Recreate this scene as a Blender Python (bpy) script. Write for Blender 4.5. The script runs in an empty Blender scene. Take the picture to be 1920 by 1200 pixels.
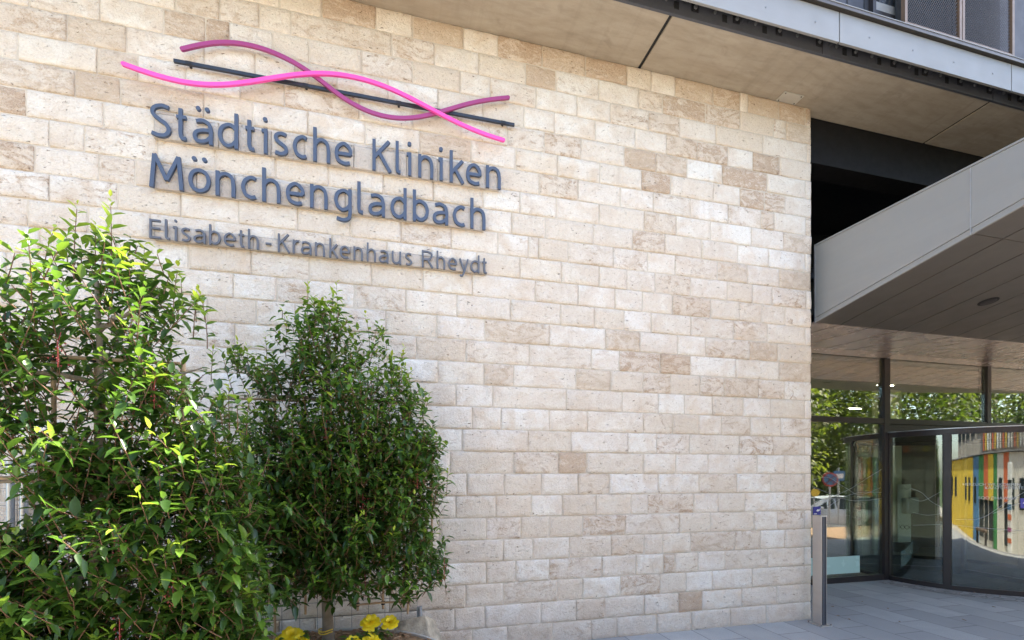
import bpy, bmesh, math, random
from mathutils import Vector, Matrix, noise
PI = math.pi
S = bpy.context.scene
COL = S.collection

# ---------------------------------------------------------------- camera, sky, sun, exposure
cam = bpy.data.objects.new('camera', bpy.data.cameras.new('camera')); COL.objects.link(cam)
cam.location = (-4.4957, -4.2421, 1.6)
cam.rotation_euler = (PI/2, 0, -math.radians(14.191))
cam.data.sensor_width = 36.0
cam.data.lens = 36*880/1920
cam.data.shift_y = 290/1920
cam.data.clip_start = .02
cam.data.clip_end = 3000
S.camera = cam

SUN_EL = math.radians(52); SUN_IN = math.radians(15.5)      # height, angle off the wall's line towards behind the building
sun_dir = Vector((math.cos(SUN_EL)*math.cos(SUN_IN), math.cos(SUN_EL)*math.sin(SUN_IN), math.sin(SUN_EL)))
w = bpy.data.worlds.new('World'); S.world = w; w.use_nodes = True
nt = w.node_tree
sky = nt.nodes.new('ShaderNodeTexSky'); sky.sky_type = 'NISHITA'; sky.sun_disc = False
sky.sun_elevation = SUN_EL; sky.sun_rotation = math.atan2(sun_dir.x, sun_dir.y)
sky.air_density = 1.0; sky.dust_density = 2.0; sky.ozone_density = 1.0
bg = nt.nodes['Background']; bg.inputs['Strength'].default_value = .13
nt.links.new(sky.outputs['Color'], bg.inputs['Color'])
sun = bpy.data.objects.new('sun', bpy.data.lights.new('sun', 'SUN')); COL.objects.link(sun)
sun.data.energy = 4.6; sun.data.angle = math.radians(.55); sun.data.color = (1, .93, .82)
sun.rotation_euler = (-sun_dir).to_track_quat('-Z', 'Y').to_euler()
sun.location = (0, -20, 30)
S.view_settings.view_transform = 'Standard'; S.view_settings.look = 'None'
S.view_settings.exposure = 2.62; S.view_settings.gamma = 1
S.render.engine = 'CYCLES'
S.cycles.max_bounces = 10; S.cycles.diffuse_bounces = 5; S.cycles.glossy_bounces = 5
S.cycles.transparent_max_bounces = 24; S.cycles.transmission_bounces = 6
S.cycles.use_denoising = True
S.cycles.use_adaptive_sampling = True; S.cycles.adaptive_threshold = .006
S.cycles.sample_clamp_indirect = 6

# ---------------------------------------------------------------- object helpers
ORG = {}
def tag(o, label=None, cat=None, group=None, kind=None):
    if label: o['label'] = label
    if cat: o['category'] = cat
    if group: o['group'] = group
    if kind: o['kind'] = kind
    return o
def thing(name, loc, label, cat, group=None):
    o = bpy.data.objects.new(name, None); COL.objects.link(o)
    o.location = loc; o.empty_display_size = .1; ORG[o.name] = Vector(loc)
    return tag(o, label, cat, group)
def copy_tree(o, parent=None):
    c = o.copy(); COL.objects.link(c); c.parent = parent
    for ch in [x for x in COL.objects if x.parent == o]: copy_tree(ch, c)
    return c
class MB:
    def __init__(s): s.v = []; s.f = []; s.sm = []; s.attr = None
    def add(s, vs, fs, smooth=False):
        n = len(s.v); s.v.extend([tuple(p) for p in vs])
        for f in fs: s.f.append([n+i for i in f]); s.sm.append(smooth)
        return s
    def box(s, x0, x1, y0, y1, z0, z1):
        vs = [(x, y, z) for z in (z0, z1) for y in (y0, y1) for x in (x0, x1)]
        return s.add(vs, [(0,2,3,1),(4,5,7,6),(0,1,5,4),(2,6,7,3),(0,4,6,2),(1,3,7,5)])
    def obox(s, c, sz, rz=0, M=None):
        M = M or Matrix.Rotation(rz, 3, 'Z'); c = Vector(c); h = Vector(sz)/2
        vs = [c+M@Vector((x*h.x, y*h.y, z*h.z)) for z in (-1,1) for y in (-1,1) for x in (-1,1)]
        return s.add(vs, [(0,2,3,1),(4,5,7,6),(0,1,5,4),(2,6,7,3),(0,4,6,2),(1,3,7,5)])
    def bar(s, a, b, wd, dp):
        a = Vector(a); b = Vector(b); d = (b-a); L = d.length
        return s.obox((a+b)/2, (wd, dp, L), M=d.to_track_quat('Z', 'Y').to_matrix())
    def tube(s, pts, r, n=8, caps=True, smooth=True):
        pts = [Vector(p) for p in pts]
        rs = r if isinstance(r, (list, tuple)) else [r]*len(pts)
        up = None; vs = []; fs = []
        for i, p in enumerate(pts):
            t = (pts[min(i+1, len(pts)-1)]-pts[max(i-1, 0)]).normalized()
            if up is None: up = t.orthogonal().normalized()
            else: up = (up-t*up.dot(t)).normalized()
            q = t.cross(up)
            for k in range(n):
                a = 2*PI*k/n; vs.append(p+(up*math.cos(a)+q*math.sin(a))*rs[i])
        for i in range(len(pts)-1):
            for k in range(n): fs.append((i*n+k, i*n+(k+1) % n, (i+1)*n+(k+1) % n, (i+1)*n+k))
        s.add(vs, fs, smooth)
        if caps:
            s.add(vs[:n], [tuple(range(n-1, -1, -1))]); s.add(vs[-n:], [tuple(range(n))])
        return s
    def disc(s, c, r, nrm=(0,0,1), th=.01, n=24):
        c = Vector(c); d = Vector(nrm).normalized()*th/2
        return s.tube([c-d, c+d], r, n, True, False)
    def arcwall(s, cx, cy, r0, r1, z0, z1, a0, a1, n=24):
        vs = []; fs = []
        for i in range(n+1):
            a = math.radians(a0+(a1-a0)*i/n); c, q = math.cos(a), math.sin(a)
            vs += [(cx+r0*c, cy+r0*q, z0), (cx+r1*c, cy+r1*q, z0), (cx+r1*c, cy+r1*q, z1), (cx+r0*c, cy+r0*q, z1)]
        for i in range(n):
            b = i*4
            for k in range(4): fs.append((b+k, b+4+k, b+4+(k+1) % 4, b+(k+1) % 4))
        s.add(vs, fs, True)
        s.add(vs[:4], [(0,1,2,3)]); s.add(vs[-4:], [(3,2,1,0)])
        return s
    def prism(s, poly, z0, z1):
        n = len(poly)
        vs = [(x, y, z0) for x, y in poly]+[(x, y, z1) for x, y in poly]
        fs = [tuple(range(n-1, -1, -1)), tuple(range(n, 2*n))]+[(i, (i+1) % n, n+(i+1) % n, n+i) for i in range(n)]
        return s.add(vs, fs)
    def build(s, name, mat, parent=None, bevel=0, seg=2, recalc=True):
        off = Vector((0,0,0)); p = parent
        if parent is not None: off = ORG[parent.name]
        me = bpy.data.meshes.new(name)
        me.from_pydata([(v[0]-off.x, v[1]-off.y, v[2]-off.z) for v in s.v], [], s.f)
        me.polygons.foreach_set('use_smooth', s.sm)
        if recalc and len(s.f) < 4000:
            bm = bmesh.new(); bm.from_mesh(me); bmesh.ops.recalc_face_normals(bm, faces=bm.faces); bm.to_mesh(me); bm.free()
        if recalc and any(s.sm) and len(s.f) < 4000: me.set_sharp_from_angle(angle=math.radians(40))
        for m in (mat if isinstance(mat, (list, tuple)) else [mat]): me.materials.append(m)
        if s.attr:
            at = me.color_attributes.new('tone', 'FLOAT_COLOR', 'POINT')
            at.data.foreach_set('color', [c for t in s.attr for c in t])
        o = bpy.data.objects.new(name, me); COL.objects.link(o)
        if parent is not None: o.parent = parent
        ORG[o.name] = off
        if bevel:
            b = o.modifiers.new('bevel', 'BEVEL'); b.width = bevel; b.segments = seg; b.limit_method = 'ANGLE'
        return o

# ---------------------------------------------------------------- materials
class NT:
    def __init__(s, name):
        s.m = bpy.data.materials.new(name); s.m.use_nodes = True; s.t = s.m.node_tree
        s.b = s.t.nodes['Principled BSDF']; s.out = s.t.nodes['Material Output']
    def n(s, typ, **kw):
        nd = s.t.nodes.new(typ)
        for k, v in kw.items():
            if k.startswith('_'): setattr(nd, k[1:], v)
            else: nd.inputs[k.replace('__', ' ')].default_value = v
        return nd
    def l(s, a, b): s.t.links.new(a, b)
    def coord(s, kind='Object'): return s.n('ShaderNodeTexCoord').outputs[kind]
    def noise(s, vec, scale, detail=4, rough=.55, dist=0):
        nd = s.n('ShaderNodeTexNoise', Scale=scale, Detail=detail, Roughness=rough, Distortion=dist); s.l(vec, nd.inputs['Vector']); return nd.outputs['Fac']
    def ramp(s, fac, stops):
        nd = s.n('ShaderNodeValToRGB'); s.l(fac, nd.inputs['Fac']); e = nd.color_ramp.elements
        while len(e) < len(stops): e.new(.5)
        for el, (p, c) in zip(e, stops): el.position = p; el.color = (*c, 1) if len(c) == 3 else c
        return nd.outputs['Color']
    def mix(s, fac, a, b, mode='MIX'):
        nd = s.n('ShaderNodeMix', _data_type='RGBA', _blend_type=mode)
        for sock, v in ((nd.inputs[0], fac), (nd.inputs[6], a), (nd.inputs[7], b)):
            if hasattr(v, 'links'): s.l(v, sock)
            elif isinstance(v, (tuple, list)): sock.default_value = (*v, 1)
            else: sock.default_value = v
        return nd.outputs[2]
    def math(s, op, a, b=0.0, clamp=False):
        nd = s.n('ShaderNodeMath', _operation=op, _use_clamp=clamp)
        for sock, v in ((nd.inputs[0], a), (nd.inputs[1], b)):
            if hasattr(v, 'links'): s.l(v, sock)
            else: sock.default_value = v
        return nd.outputs[0]
    def bump(s, h, strength=.3, dist=.01):
        nd = s.n('ShaderNodeBump', Strength=strength, Distance=dist); s.l(h, nd.inputs['Height']); s.l(nd.outputs[0], s.b.inputs['Normal']); return nd
    def set(s, **kw):
        for k, v in kw.items(): s.b.inputs[k.replace('__', ' ')].default_value = v
        return s

def simple(name, col, rough=.5, metal=0, var=.12, scale=9, bump=0, bscale=60, spec=.5):
    t = NT(name); t.set(Roughness=rough, Metallic=metal); t.b.inputs['Specular IOR Level'].default_value = spec
    f = t.noise(t.coord(), scale, 5)
    c = t.ramp(f, [(.25, tuple(x*(1-var) for x in col)), (.75, tuple(min(1, x*(1+var)) for x in col))])
    t.l(c, t.b.inputs['Base Color'])
    r = t.ramp(t.noise(t.coord(), scale*2.3, 3), [(.3, (max(0, rough-.06),)*3), (.7, (min(1, rough+.06),)*3)])
    t.l(r, t.b.inputs['Roughness'])
    if bump: t.bump(t.noise(t.coord(), bscale, 4), bump)
    return t.m

def stone_mat(name, grey=0.0):
    t = NT(name); t.set(Roughness=.85); t.b.inputs['Specular IOR Level'].default_value = .25
    a = t.n('ShaderNodeAttribute', _attribute_name='tone')
    sp = t.n('ShaderNodeSeparateColor'); t.l(a.outputs['Color'], sp.inputs[0])
    tone, r1, r2 = sp.outputs
    off = t.n('ShaderNodeVectorMath', _operation='MULTIPLY_ADD'); t.l(a.outputs['Color'], off.inputs[0])
    off.inputs[1].default_value = (3.1, 17.3, 11.9); t.l(t.coord(), off.inputs[2]); v = off.outputs[0]
    base = t.ramp(r1, [(0, (.81, .755, .685)), (.3, (.78, .71, .615)), (.62, (.82, .775, .70)), (.85, (.77, .69, .58)), (1, (.70, .605, .50))])
    cloud = t.noise(v, 5, 6, .6, .6)
    base = t.mix(t.ramp(cloud, [(.40, (0,0,0)), (.68, (.85,)*3)]), base, t.mix(r2, (.66, .53, .40), (.67, .57, .48)))
    # brown travertine patches: the darker the stone, the more of it is covered
    pv = t.n('ShaderNodeMapping'); pv.inputs['Scale'].default_value = (1, 1, 1.9); t.l(v, pv.inputs[0])
    big = t.noise(pv.outputs[0], 4.5, 7, .62, 2.2)
    band = t.noise(pv.outputs[0], 19, 6, .65, 2.6)
    ring = t.math('ABSOLUTE', t.math('SUBTRACT', t.math('FRACT', t.math('MULTIPLY', band, 6.0)), .5))
    fine = t.noise(v, 70, 4, .7, .4)
    cov = t.math('ADD', t.math('ADD', big, t.math('MULTIPLY', tone, .40)), t.math('MULTIPLY', t.math('SUBTRACT', fine, .5), .42))
    m1 = t.ramp(cov, [(.66, (0,0,0)), (.82, (1,1,1))])
    brown = t.mix(t.ramp(ring, [(.1, (0,0,0)), (.4, (1,1,1))]), (.30, .19, .125), (.58, .45, .335))
    c = t.mix(t.math('MULTIPLY', m1, .95), base, brown)
    whole = t.ramp(tone, [(.2, (0,0,0)), (.9, (.58,)*3)])
    c = t.mix(whole, c, t.mix(cloud, (.585, .445, .315), (.43, .30, .20)))
    c = t.mix(t.ramp(r2, [(.4, (0,0,0)), (1, (.55,)*3)]), c, (.65, .545, .425))
    gr = t.ramp(t.noise(v, 58, 5, .7, .3), [(.47, (0,0,0)), (.66, (1,1,1))])
    c = t.mix(t.math('MULTIPLY', gr, t.math('ADD', .12, t.math('MULTIPLY', r2, .28))), c, (.58, .45, .32))
    # thin veins and pits, short and slanting
    mp = t.n('ShaderNodeMapping'); mp.inputs['Rotation'].default_value = (0, .75, 0); mp.inputs['Scale'].default_value = (1, 1, 2.6); t.l(v, mp.inputs[0])
    vein = t.noise(mp.outputs[0], 26, 5, .65, 1.6)
    vm = t.ramp(vein, [(.57, (0,0,0)), (.68, (1,1,1))])
    c = t.mix(t.math('MULTIPLY', vm, t.math('ADD', .34, t.math('MULTIPLY', tone, .4))), c, (.47, .33, .21))
    vein2 = t.noise(mp.outputs[0], 11, 6, .6, 3.0)
    v2 = t.ramp(t.math('ABSOLUTE', t.math('SUBTRACT', vein2, .5)), [(0, (1,1,1)), (.022, (0,0,0))])
    c = t.mix(t.math('MULTIPLY', v2, .34), c, (.42, .30, .19))
    pit = t.noise(mp.outputs[0], 29, 3, .55, .6)
    pm = t.ramp(pit, [(.665, (0,0,0)), (.73, (1,1,1))])
    c = t.mix(t.math('MULTIPLY', pm, .9), c, (.19, .11, .06))
    wh = t.ramp(t.noise(v, 30, 3, .5, 1.0), [(.66, (0,0,0)), (.74, (1,1,1))])
    c = t.mix(t.math('MULTIPLY', wh, .35), c, (.86, .82, .76))
    if grey: c = t.mix(grey, c, (.56, .52, .49))
    sz = t.n('ShaderNodeSeparateXYZ'); t.l(t.coord(), sz.inputs[0])     # splash dirt along the foot of the wall
    foot = t.math('ADD', sz.outputs[2], t.math('MULTIPLY', t.noise(t.coord(), 3.5, 5, .6), .5))
    c = t.mix(t.ramp(foot, [(.28, (.42,)*3), (.62, (0,0,0))]), c, (.40, .34, .285))
    mr = t.n('ShaderNodeMapping'); mr.inputs['Scale'].default_value = (7, 1, .35); t.l(t.coord(), mr.inputs[0])
    c = t.mix(t.ramp(t.noise(mr.outputs[0], 1.6, 5, .6, .3), [(.58, (0,0,0)), (.74, (.20,)*3)]), c, (.47, .385, .30))
    t.l(c, t.b.inputs['Base Color'])
    h = t.math('ADD', t.math('MULTIPLY', t.noise(v, 24, 6, .66, .8), 1.15), t.math('MULTIPLY', t.noise(v, 75, 4, .65), .6))
    h = t.math('SUBTRACT', h, t.math('MULTIPLY', pm, .6))
    t.bump(h, 1.0, .014)
    return t.m

M = {}
M['stone'] = stone_mat('travertine')
M['rail'] = stone_mat('travertine_rail', .45)
M['mortar'] = simple('mortar', (.56, .48, .385), .95, 0, .12, 20, .3, 120)
def concrete_mat():
    t = NT('soffit_concrete'); t.set(Roughness=.8)
    c0 = t.coord()
    mp = t.n('ShaderNodeMapping'); mp.inputs['Scale'].default_value = (.55, 2.2, 1); t.l(c0, mp.inputs[0])
    a = t.noise(mp.outputs[0], 1.6, 7, .62, .7); b = t.noise(mp.outputs[0], 9, 6, .6, .5); g = t.noise(c0, 160, 2)
    c = t.ramp(a, [(.3, (.30, .245, .18)), (.5, (.375, .315, .24)), (.72, (.43, .37, .29))])
    c = t.mix(t.ramp(b, [(.45, (0,0,0)), (.75, (.5,)*3)]), c, (.24, .195, .145))
    st = t.ramp(t.noise(c0, 3.1, 4, .5, 1.5), [(.62, (0,0,0)), (.70, (.35,)*3)])
    c = t.mix(st, c, (.22, .175, .13))
    c = t.mix(t.ramp(g, [(.3, (.12,)*3), (.5, (0,0,0))]), c, (.2, .16, .12))
    ms = t.n('ShaderNodeMapping'); ms.inputs['Scale'].default_value = (9, .25, 1); t.l(c0, ms.inputs[0])
    c = t.mix(t.ramp(t.noise(ms.outputs[0], 1.3, 6, .65), [(.52, (0,0,0)), (.75, (.26,)*3)]), c, (.20, .165, .125))
    t.l(c, t.b.inputs['Base Color']); t.bump(b, .15); return t.m
M['concrete'] = concrete_mat()
M['steel_dark'] = simple('painted_edge_steel', (.075, .078, .092), .5, .1, .1, 12)
M['black_steel'] = simple('black_steel', (.010, .0095, .010), .7, 0, .15, 6, 0, 60, .15)
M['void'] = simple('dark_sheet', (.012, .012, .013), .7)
M['bolt'] = simple('zinc_bolt', (.22, .22, .225), .4, .5)
M['washer'] = simple('black_washer', (.012, .012, .014), .5, 0)
def alu_mat(name, col, rough, metal, streak=.06, speck=.06):
    t = NT(name); t.set(Roughness=rough, Metallic=metal)
    mp = t.n('ShaderNodeMapping'); mp.inputs['Scale'].default_value = (.4, .4, 3); t.l(t.coord(), mp.inputs[0])
    f = t.noise(mp.outputs[0], 2.5, 6, .6, .4); g = t.noise(t.coord(), 260, 2)
    c = t.ramp(f, [(.3, tuple(x*(1-streak) for x in col)), (.7, tuple(x*(1+streak) for x in col))])
    c = t.mix(t.ramp(g, [(.3, (speck,)*3), (.6, (0,0,0))]), c, tuple(x*.7 for x in col))
    t.l(c, t.b.inputs['Base Color'])
    r = t.ramp(t.noise(t.coord(), 5, 4), [(.3, (rough-.05,)*3), (.7, (rough+.07,)*3)]); t.l(r, t.b.inputs['Roughness'])
    return t.m
M['silver'] = alu_mat('silver_panel', (.285, .28, .275), .6, .2, .03)
M['canopy'] = alu_mat('canopy_panel', (.29, .282, .268), .5, .3, .03)
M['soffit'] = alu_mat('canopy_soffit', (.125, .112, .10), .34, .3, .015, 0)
M['inner_soffit'] = alu_mat('inner_soffit', (.46, .37, .34), .24, .4, .015, 0)  # lighter, pinker base colour stands in for light reflected onto the inner boards
M['bronze'] = simple('bronze_frame', (.165, .105, .068), .45, .2, .06, 6)
M['mesh'] = simple('expanded_metal', (.13, .11, .098), .45, .4)
M['cap'] = simple('bronze_cap', (.07, .06, .052), .35, .6)
M['facade_blue'] = simple('facade_panel', (.05, .052, .064), .5, .1, .06, 3, 0, 60, .25)
M['frame'] = simple('dark_frame', (.036, .031, .032), .4, .3, .06, 5, 0, 60, .35)
M['letter'] = simple('letter_paint', (.070, .092, .142), .5, 0, .04, 20, 0, 60, .3)
M['letter_grey'] = simple('letter_paint_grey', (.115, .122, .145), .5, 0, .04, 20, 0, 60, .3)
M['pink'] = simple('pink_paint', (.86, .08, .40), .4, 0, .03, 10)
M['purple'] = simple('purple_paint', (.31, .04, .165), .4, 0, .03, 10)
M['anthracite'] = simple('anthracite_bar', (.028, .032, .042), .35, .2, .05, 10)
M['brushed'] = alu_mat('brushed_steel', (.62, .57, .53), .42, .9, .05)
M['plate'] = simple('cover_plate', (.50, .47, .41), .5, .2, .05)
M['screw'] = simple('screw', (.06, .05, .045), .5, .5)

def glass_mat(name, tint=(.86, .90, .87), base=.12, wavy=.02, graze=1.0):
    t = NT(name); t.t.nodes.remove(t.b)
    tr = t.n('ShaderNodeBsdfTransparent', Color=(*tint, 1)); gl = t.n('ShaderNodeBsdfGlossy', Color=(.95, .97, .95, 1), Roughness=0.0)
    lw = t.n('ShaderNodeLayerWeight', Blend=.5)
    f = t.math('ADD', base, t.math('MULTIPLY', t.math('POWER', lw.outputs['Facing'], 5.0), (1-base)*graze), True)
    mx = t.n('ShaderNodeMixShader'); t.l(f, mx.inputs[0]); t.l(tr.outputs[0], mx.inputs[1]); t.l(gl.outputs[0], mx.inputs[2]); t.l(mx.outputs[0], t.out.inputs[0])
    if wavy:                                                # faint waviness of the panes
        bp = t.n('ShaderNodeBump', Strength=wavy, Distance=.02); t.l(t.noise(t.coord(), 2.2, 2), bp.inputs['Height']); t.l(bp.outputs[0], gl.inputs['Normal'])
    return t.m
M['glass'] = glass_mat('facade_glass', (.80, .85, .81), .22)
M['drum_glass'] = glass_mat('drum_glass', (.82, .87, .84), .12, .01)
M['inner_glass'] = glass_mat('inner_glass', (.86, .91, .88), .03, 0, .12)
M['frosted'] = simple('frosted_aqua_glass', (.42, .62, .58), .25, 0, .03, 3)

def pave_mat():
    t = NT('slab_paving'); t.set(Roughness=.72)
    c0 = t.coord()
    mp = t.n('ShaderNodeMapping'); mp.inputs['Rotation'].default_value = (0, 0, PI/2); t.l(c0, mp.inputs[0])
    br = t.n('ShaderNodeTexBrick', Scale=1.0, Mortar__Size=.0045, Mortar__Smooth=.3, Bias=0.0, Brick__Width=.62, Row__Height=.38, _offset=.45)
    br.inputs['Color1'].default_value = (.20,)*3+(1,); br.inputs['Color2'].default_value = (.80,)*3+(1,); br.inputs['Mortar'].default_value = (.5,)*3+(1,)
    t.l(mp.outputs[0], br.inputs['Vector'])
    a = t.noise(c0, 2.4, 7, .62, .5); b = t.noise(c0, 95, 4, .7)
    c = t.ramp(br.outputs['Color'], [(.15, (.315, .30, .28)), (.5, (.405, .388, .36)), (.85, (.52, .50, .465))])
    c = t.mix(t.ramp(a, [(.35, (.5,)*3), (.62, (0,0,0))]), c, (.29, .285, .275))
    c = t.mix(t.ramp(b, [(.35, (.55,)*3), (.6, (0,0,0))]), c, (.26, .255, .245))
    c = t.mix(t.ramp(t.noise(c0, 5.3, 5, .7, 1), [(.6, (0,0,0)), (.75, (.5,)*3)]), c, (.38, .375, .365))
    c = t.mix(br.outputs['Fac'], c, (.13, .125, .12))
    t.l(c, t.b.inputs['Base Color'])
    h = t.math('SUBTRACT', t.math('MULTIPLY', b, .5), br.outputs['Fac']); t.bump(h, .35, .006); return t.m
M['paving'] = pave_mat()
def sett_mat():
    t = NT('small_setts'); t.set(Roughness=.75); c0 = t.coord()
    v = t.n('ShaderNodeTexVoronoi', Scale=13, Randomness=.55); t.l(c0, v.inputs['Vector'])
    e = t.n('ShaderNodeTexVoronoi', Scale=13, Randomness=.55, _feature='DISTANCE_TO_EDGE'); t.l(c0, e.inputs['Vector'])
    sp = t.n('ShaderNodeSeparateColor'); t.l(v.outputs['Color'], sp.inputs[0])
    c = t.ramp(sp.outputs[0], [(0, (.25, .235, .22)), (.5, (.33, .30, .275)), (1, (.40, .37, .34))])
    j = t.ramp(e.outputs['Distance'], [(.03, (1,1,1)), (.09, (0,0,0))])
    c = t.mix(j, c, (.15, .14, .125)); t.l(c, t.b.inputs['Base Color'])
    t.bump(t.ramp(e.outputs['Distance'], [(.02, (0,0,0)), (.14, (1,1,1))]), .5, .01); return t.m
M['setts'] = sett_mat()
M['asphalt'] = simple('asphalt', (.06, .06, .062), .85, 0, .2, 3, .4, 150)
M['light_paving'] = simple('light_paving', (.38, .34, .285), .8, 0, .12, 1.5, .2, 60)
M['soil'] = simple('bark_mulch', (.26, .16, .085), .95, 0, .5, 30, .9, 60)
M['grass'] = simple('meadow', (.06, .085, .03), .95, 0, .35, 1.2, .6, 40)
M['chip'] = simple('bark_chip', (.30, .19, .11), .9, 0, .4, 25)
M['bark'] = simple('smooth_bark', (.20, .165, .125), .8, 0, .3, 18, .5, 40)
M['twig'] = simple('twig_bark', (.16, .085, .05), .7, 0, .3, 30)
M['berry'] = simple('red_berry', (.26, .035, .035), .35, 0, .3, 60)
M['bamboo'] = simple('bamboo_cane', (.42, .30, .19), .55, 0, .2, 14)
M['tie'] = simple('black_tie', (.02, .02, .02), .5)
M['yellow_tie'] = simple('yellow_tie', (.65, .45, .04), .5)
M['galv'] = simple('galvanised_steel', (.42, .44, .47), .4, .8, .12, 14)
M['wire'] = simple('wire', (.18, .17, .16), .5, .6)
def leaf_mat(name, old, young, trans=.28, gl=.32, mids=((.085, .19, .022), (.14, .28, .035))):
    t = NT(name); t.set(Roughness=gl); t.b.inputs['Specular IOR Level'].default_value = .45
    a = t.n('ShaderNodeAttribute', _attribute_name='tone'); sp = t.n('ShaderNodeSeparateColor'); t.l(a.outputs['Color'], sp.inputs[0])
    r, g, b = sp.outputs                                   # r: 0 old .. 1 young growth; g, b: random per leaf
    o2 = t.mix(g, tuple(x*.75 for x in old), tuple(x*1.35 for x in old))
    o3 = t.mix(t.ramp(b, [(.93, (0,0,0)), (1, (.8,)*3)]), o2, (old[0]*2.6, old[1]*1.7, old[2]*1.2))
    mid = t.mix(g, *mids)
    c = t.mix(t.ramp(r, [(0, (0,0,0)), (.5, (1,1,1))]), o3, mid)
    c = t.mix(t.ramp(r, [(.5, (0,0,0)), (1, (1,1,1))]), c, young)
    nz = t.ramp(t.noise(t.coord(), 45, 3), [(.3, (.82,)*3), (.7, (1.1,)*3)])
    c = t.mix(1.0, c, nz, 'MULTIPLY')
    t.l(c, t.b.inputs['Base Color'])
    tl = t.n('ShaderNodeBsdfTranslucent'); tc = t.mix(r, (.14, .30, .03), (.62, .75, .06)); t.l(tc, tl.inputs['Color'])
    mx = t.n('ShaderNodeMixShader'); mx.inputs[0].default_value = trans
    t.l(t.b.outputs[0], mx.inputs[1]); t.l(tl.outputs[0], mx.inputs[2]); t.l(mx.outputs[0], t.out.inputs[0]); return t.m
M['leaf'] = leaf_mat('laurel_leaf', (.025, .058, .013), (.36, .44, .05), .30, .33)
M['leaf_low'] = leaf_mat('bedding_leaf', (.035, .075, .02), (.10, .2, .03))
M['leaf_far'] = leaf_mat('street_tree_leaf', (.045, .062, .017), (.19, .17, .055), .20, .6, ((.056, .066, .022), (.105, .10, .034)))
M['petal'] = simple('yellow_petal', (.86, .66, .015), .55, 0, .12, 30)
M['rock'] = simple('field_stone', (.34, .30, .235), .9, 0, .6, 11, 1.0, 26)
M['edging'] = simple('steel_edging', (.50, .49, .47), .45, .3)
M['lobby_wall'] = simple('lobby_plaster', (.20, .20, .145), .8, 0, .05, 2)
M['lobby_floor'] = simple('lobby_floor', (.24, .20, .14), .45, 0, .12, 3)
M['door_mat'] = simple('ribbed_mat', (.035, .037, .04), .95, 0, .3, 60, .6, 180)
M['wood'] = simple('brown_veneer', (.13, .092, .064), .45, 0, .15, 4)
M['white'] = simple('white_enamel', (.78, .79, .76), .35, 0, .03)
M['grey_plastic'] = simple('grey_plastic', (.30, .31, .31), .35)
M['decal'] = simple('white_decal', (.42, .46, .46), .6)
M['sticker'] = simple('blue_sticker', (.045, .05, .33), .4)
def emit(name, col, st):
    t = NT(name); t.set(Roughness=.5); t.b.inputs['Emission Color'].default_value = (*col, 1); t.b.inputs['Emission Strength'].default_value = st
    t.b.inputs['Base Color'].default_value = (*col, 1); return t.m
M['lamp'] = emit('ceiling_lamp', (1, .88, .68), 9)
M['tyre'] = simple('tyre', (.02, .02, .02), .8)
M['rim'] = simple('alloy_rim', (.45, .45, .46), .3, .9)
M['car'] = simple('silver_car_paint', (.55, .58, .60), .3, .2, .03)
M['car_glass'] = simple('car_glass', (.03, .04, .045), .06)
M['tail'] = simple('red_lens', (.4, .02, .02), .2)
for nm, c in dict(yellow=(.70, .50, .06), blue=(.08, .20, .36), green=(.06, .24, .08), orange=(.62, .15, .06), red=(.42, .06, .05), cream=(.66, .63, .55)).items():
    M['p_'+nm] = simple(nm+'_render', c, .6, 0, .05, 3)

# ---------------------------------------------------------------- ground
def sheet(name, pts, faces, mat): return tag(MB().add(pts, faces).build(name, mat), kind='structure')
X0, X1 = -300, 300
prof = [(9, 0), (-4.6, 0), (-8.5, -.86), (-300, -.86)]
vs = [(x, y, z-.012) for y, z in prof for x in (X0, X1)]
sheet('ground', vs, [(i*2, i*2+1, i*2+3, i*2+2) for i in range(3)], M['grass'])
sheet('pavement', [(-20, -4.4, 0), (26, -4.4, 0), (26, 1.3, 0), (-20, 1.3, 0)], [(0,1,2,3)], M['paving'])
sheet('plaza', [(-40, -4.6, .004), (5.5, -4.6, .004), (5.5, -4.4, .004), (-40, -4.4, .004)], [(0,1,2,3)], M['setts'])
def slope(y): return -.86*min(1, max(0, (-4.6-y)/3.9))
sheet('path', [(-40, -4.6, -.004), (4.5, -4.6, -.004), (4.5, -8.5, -.864), (-40, -8.5, -.864)], [(0,1,2,3)], M['light_paving'])
sheet('mulch_bed', [(4.5, -4.6, -.004), (40, -4.6, -.004), (40, -8.5, -.864), (4.5, -8.5, -.864)], [(0,1,2,3)], M['soil'])
sheet('shrub_bed', [(5.8, -4.5, .006), (16, -4.5, .006), (16, -2.45, .006), (5.8, -2.45, .006)], [(0,1,2,3)], M['soil'])
sheet('road', [(4.5, -8.5, -.864), (60, -8.5, -.864), (60, -15, -.864), (4.5, -15, -.864)], [(0,1,2,3)], M['asphalt'])
sheet('forecourt', [(-60, -8.5, -.864), (4.5, -8.5, -.864), (4.5, -11.3, -.864), (-60, -11.3, -.864)], [(0,1,2,3)], M['light_paving'])
DC = (4.3, 1.33); DR = 1.48
st = MB()
vs = []; N = 40
for i in range(N+1):
    a = math.radians(184+172*i/N)
    for r in (DR+.03, DR+.36): vs.append((DC[0]+r*math.cos(a), min(DC[1]+r*math.sin(a), 1.28), .005))
st.add(vs, [(i*2, i*2+1, i*2+3, i*2+2) for i in range(N)])
tag(st.build('sett_strip', M['setts']), kind='structure')

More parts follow.
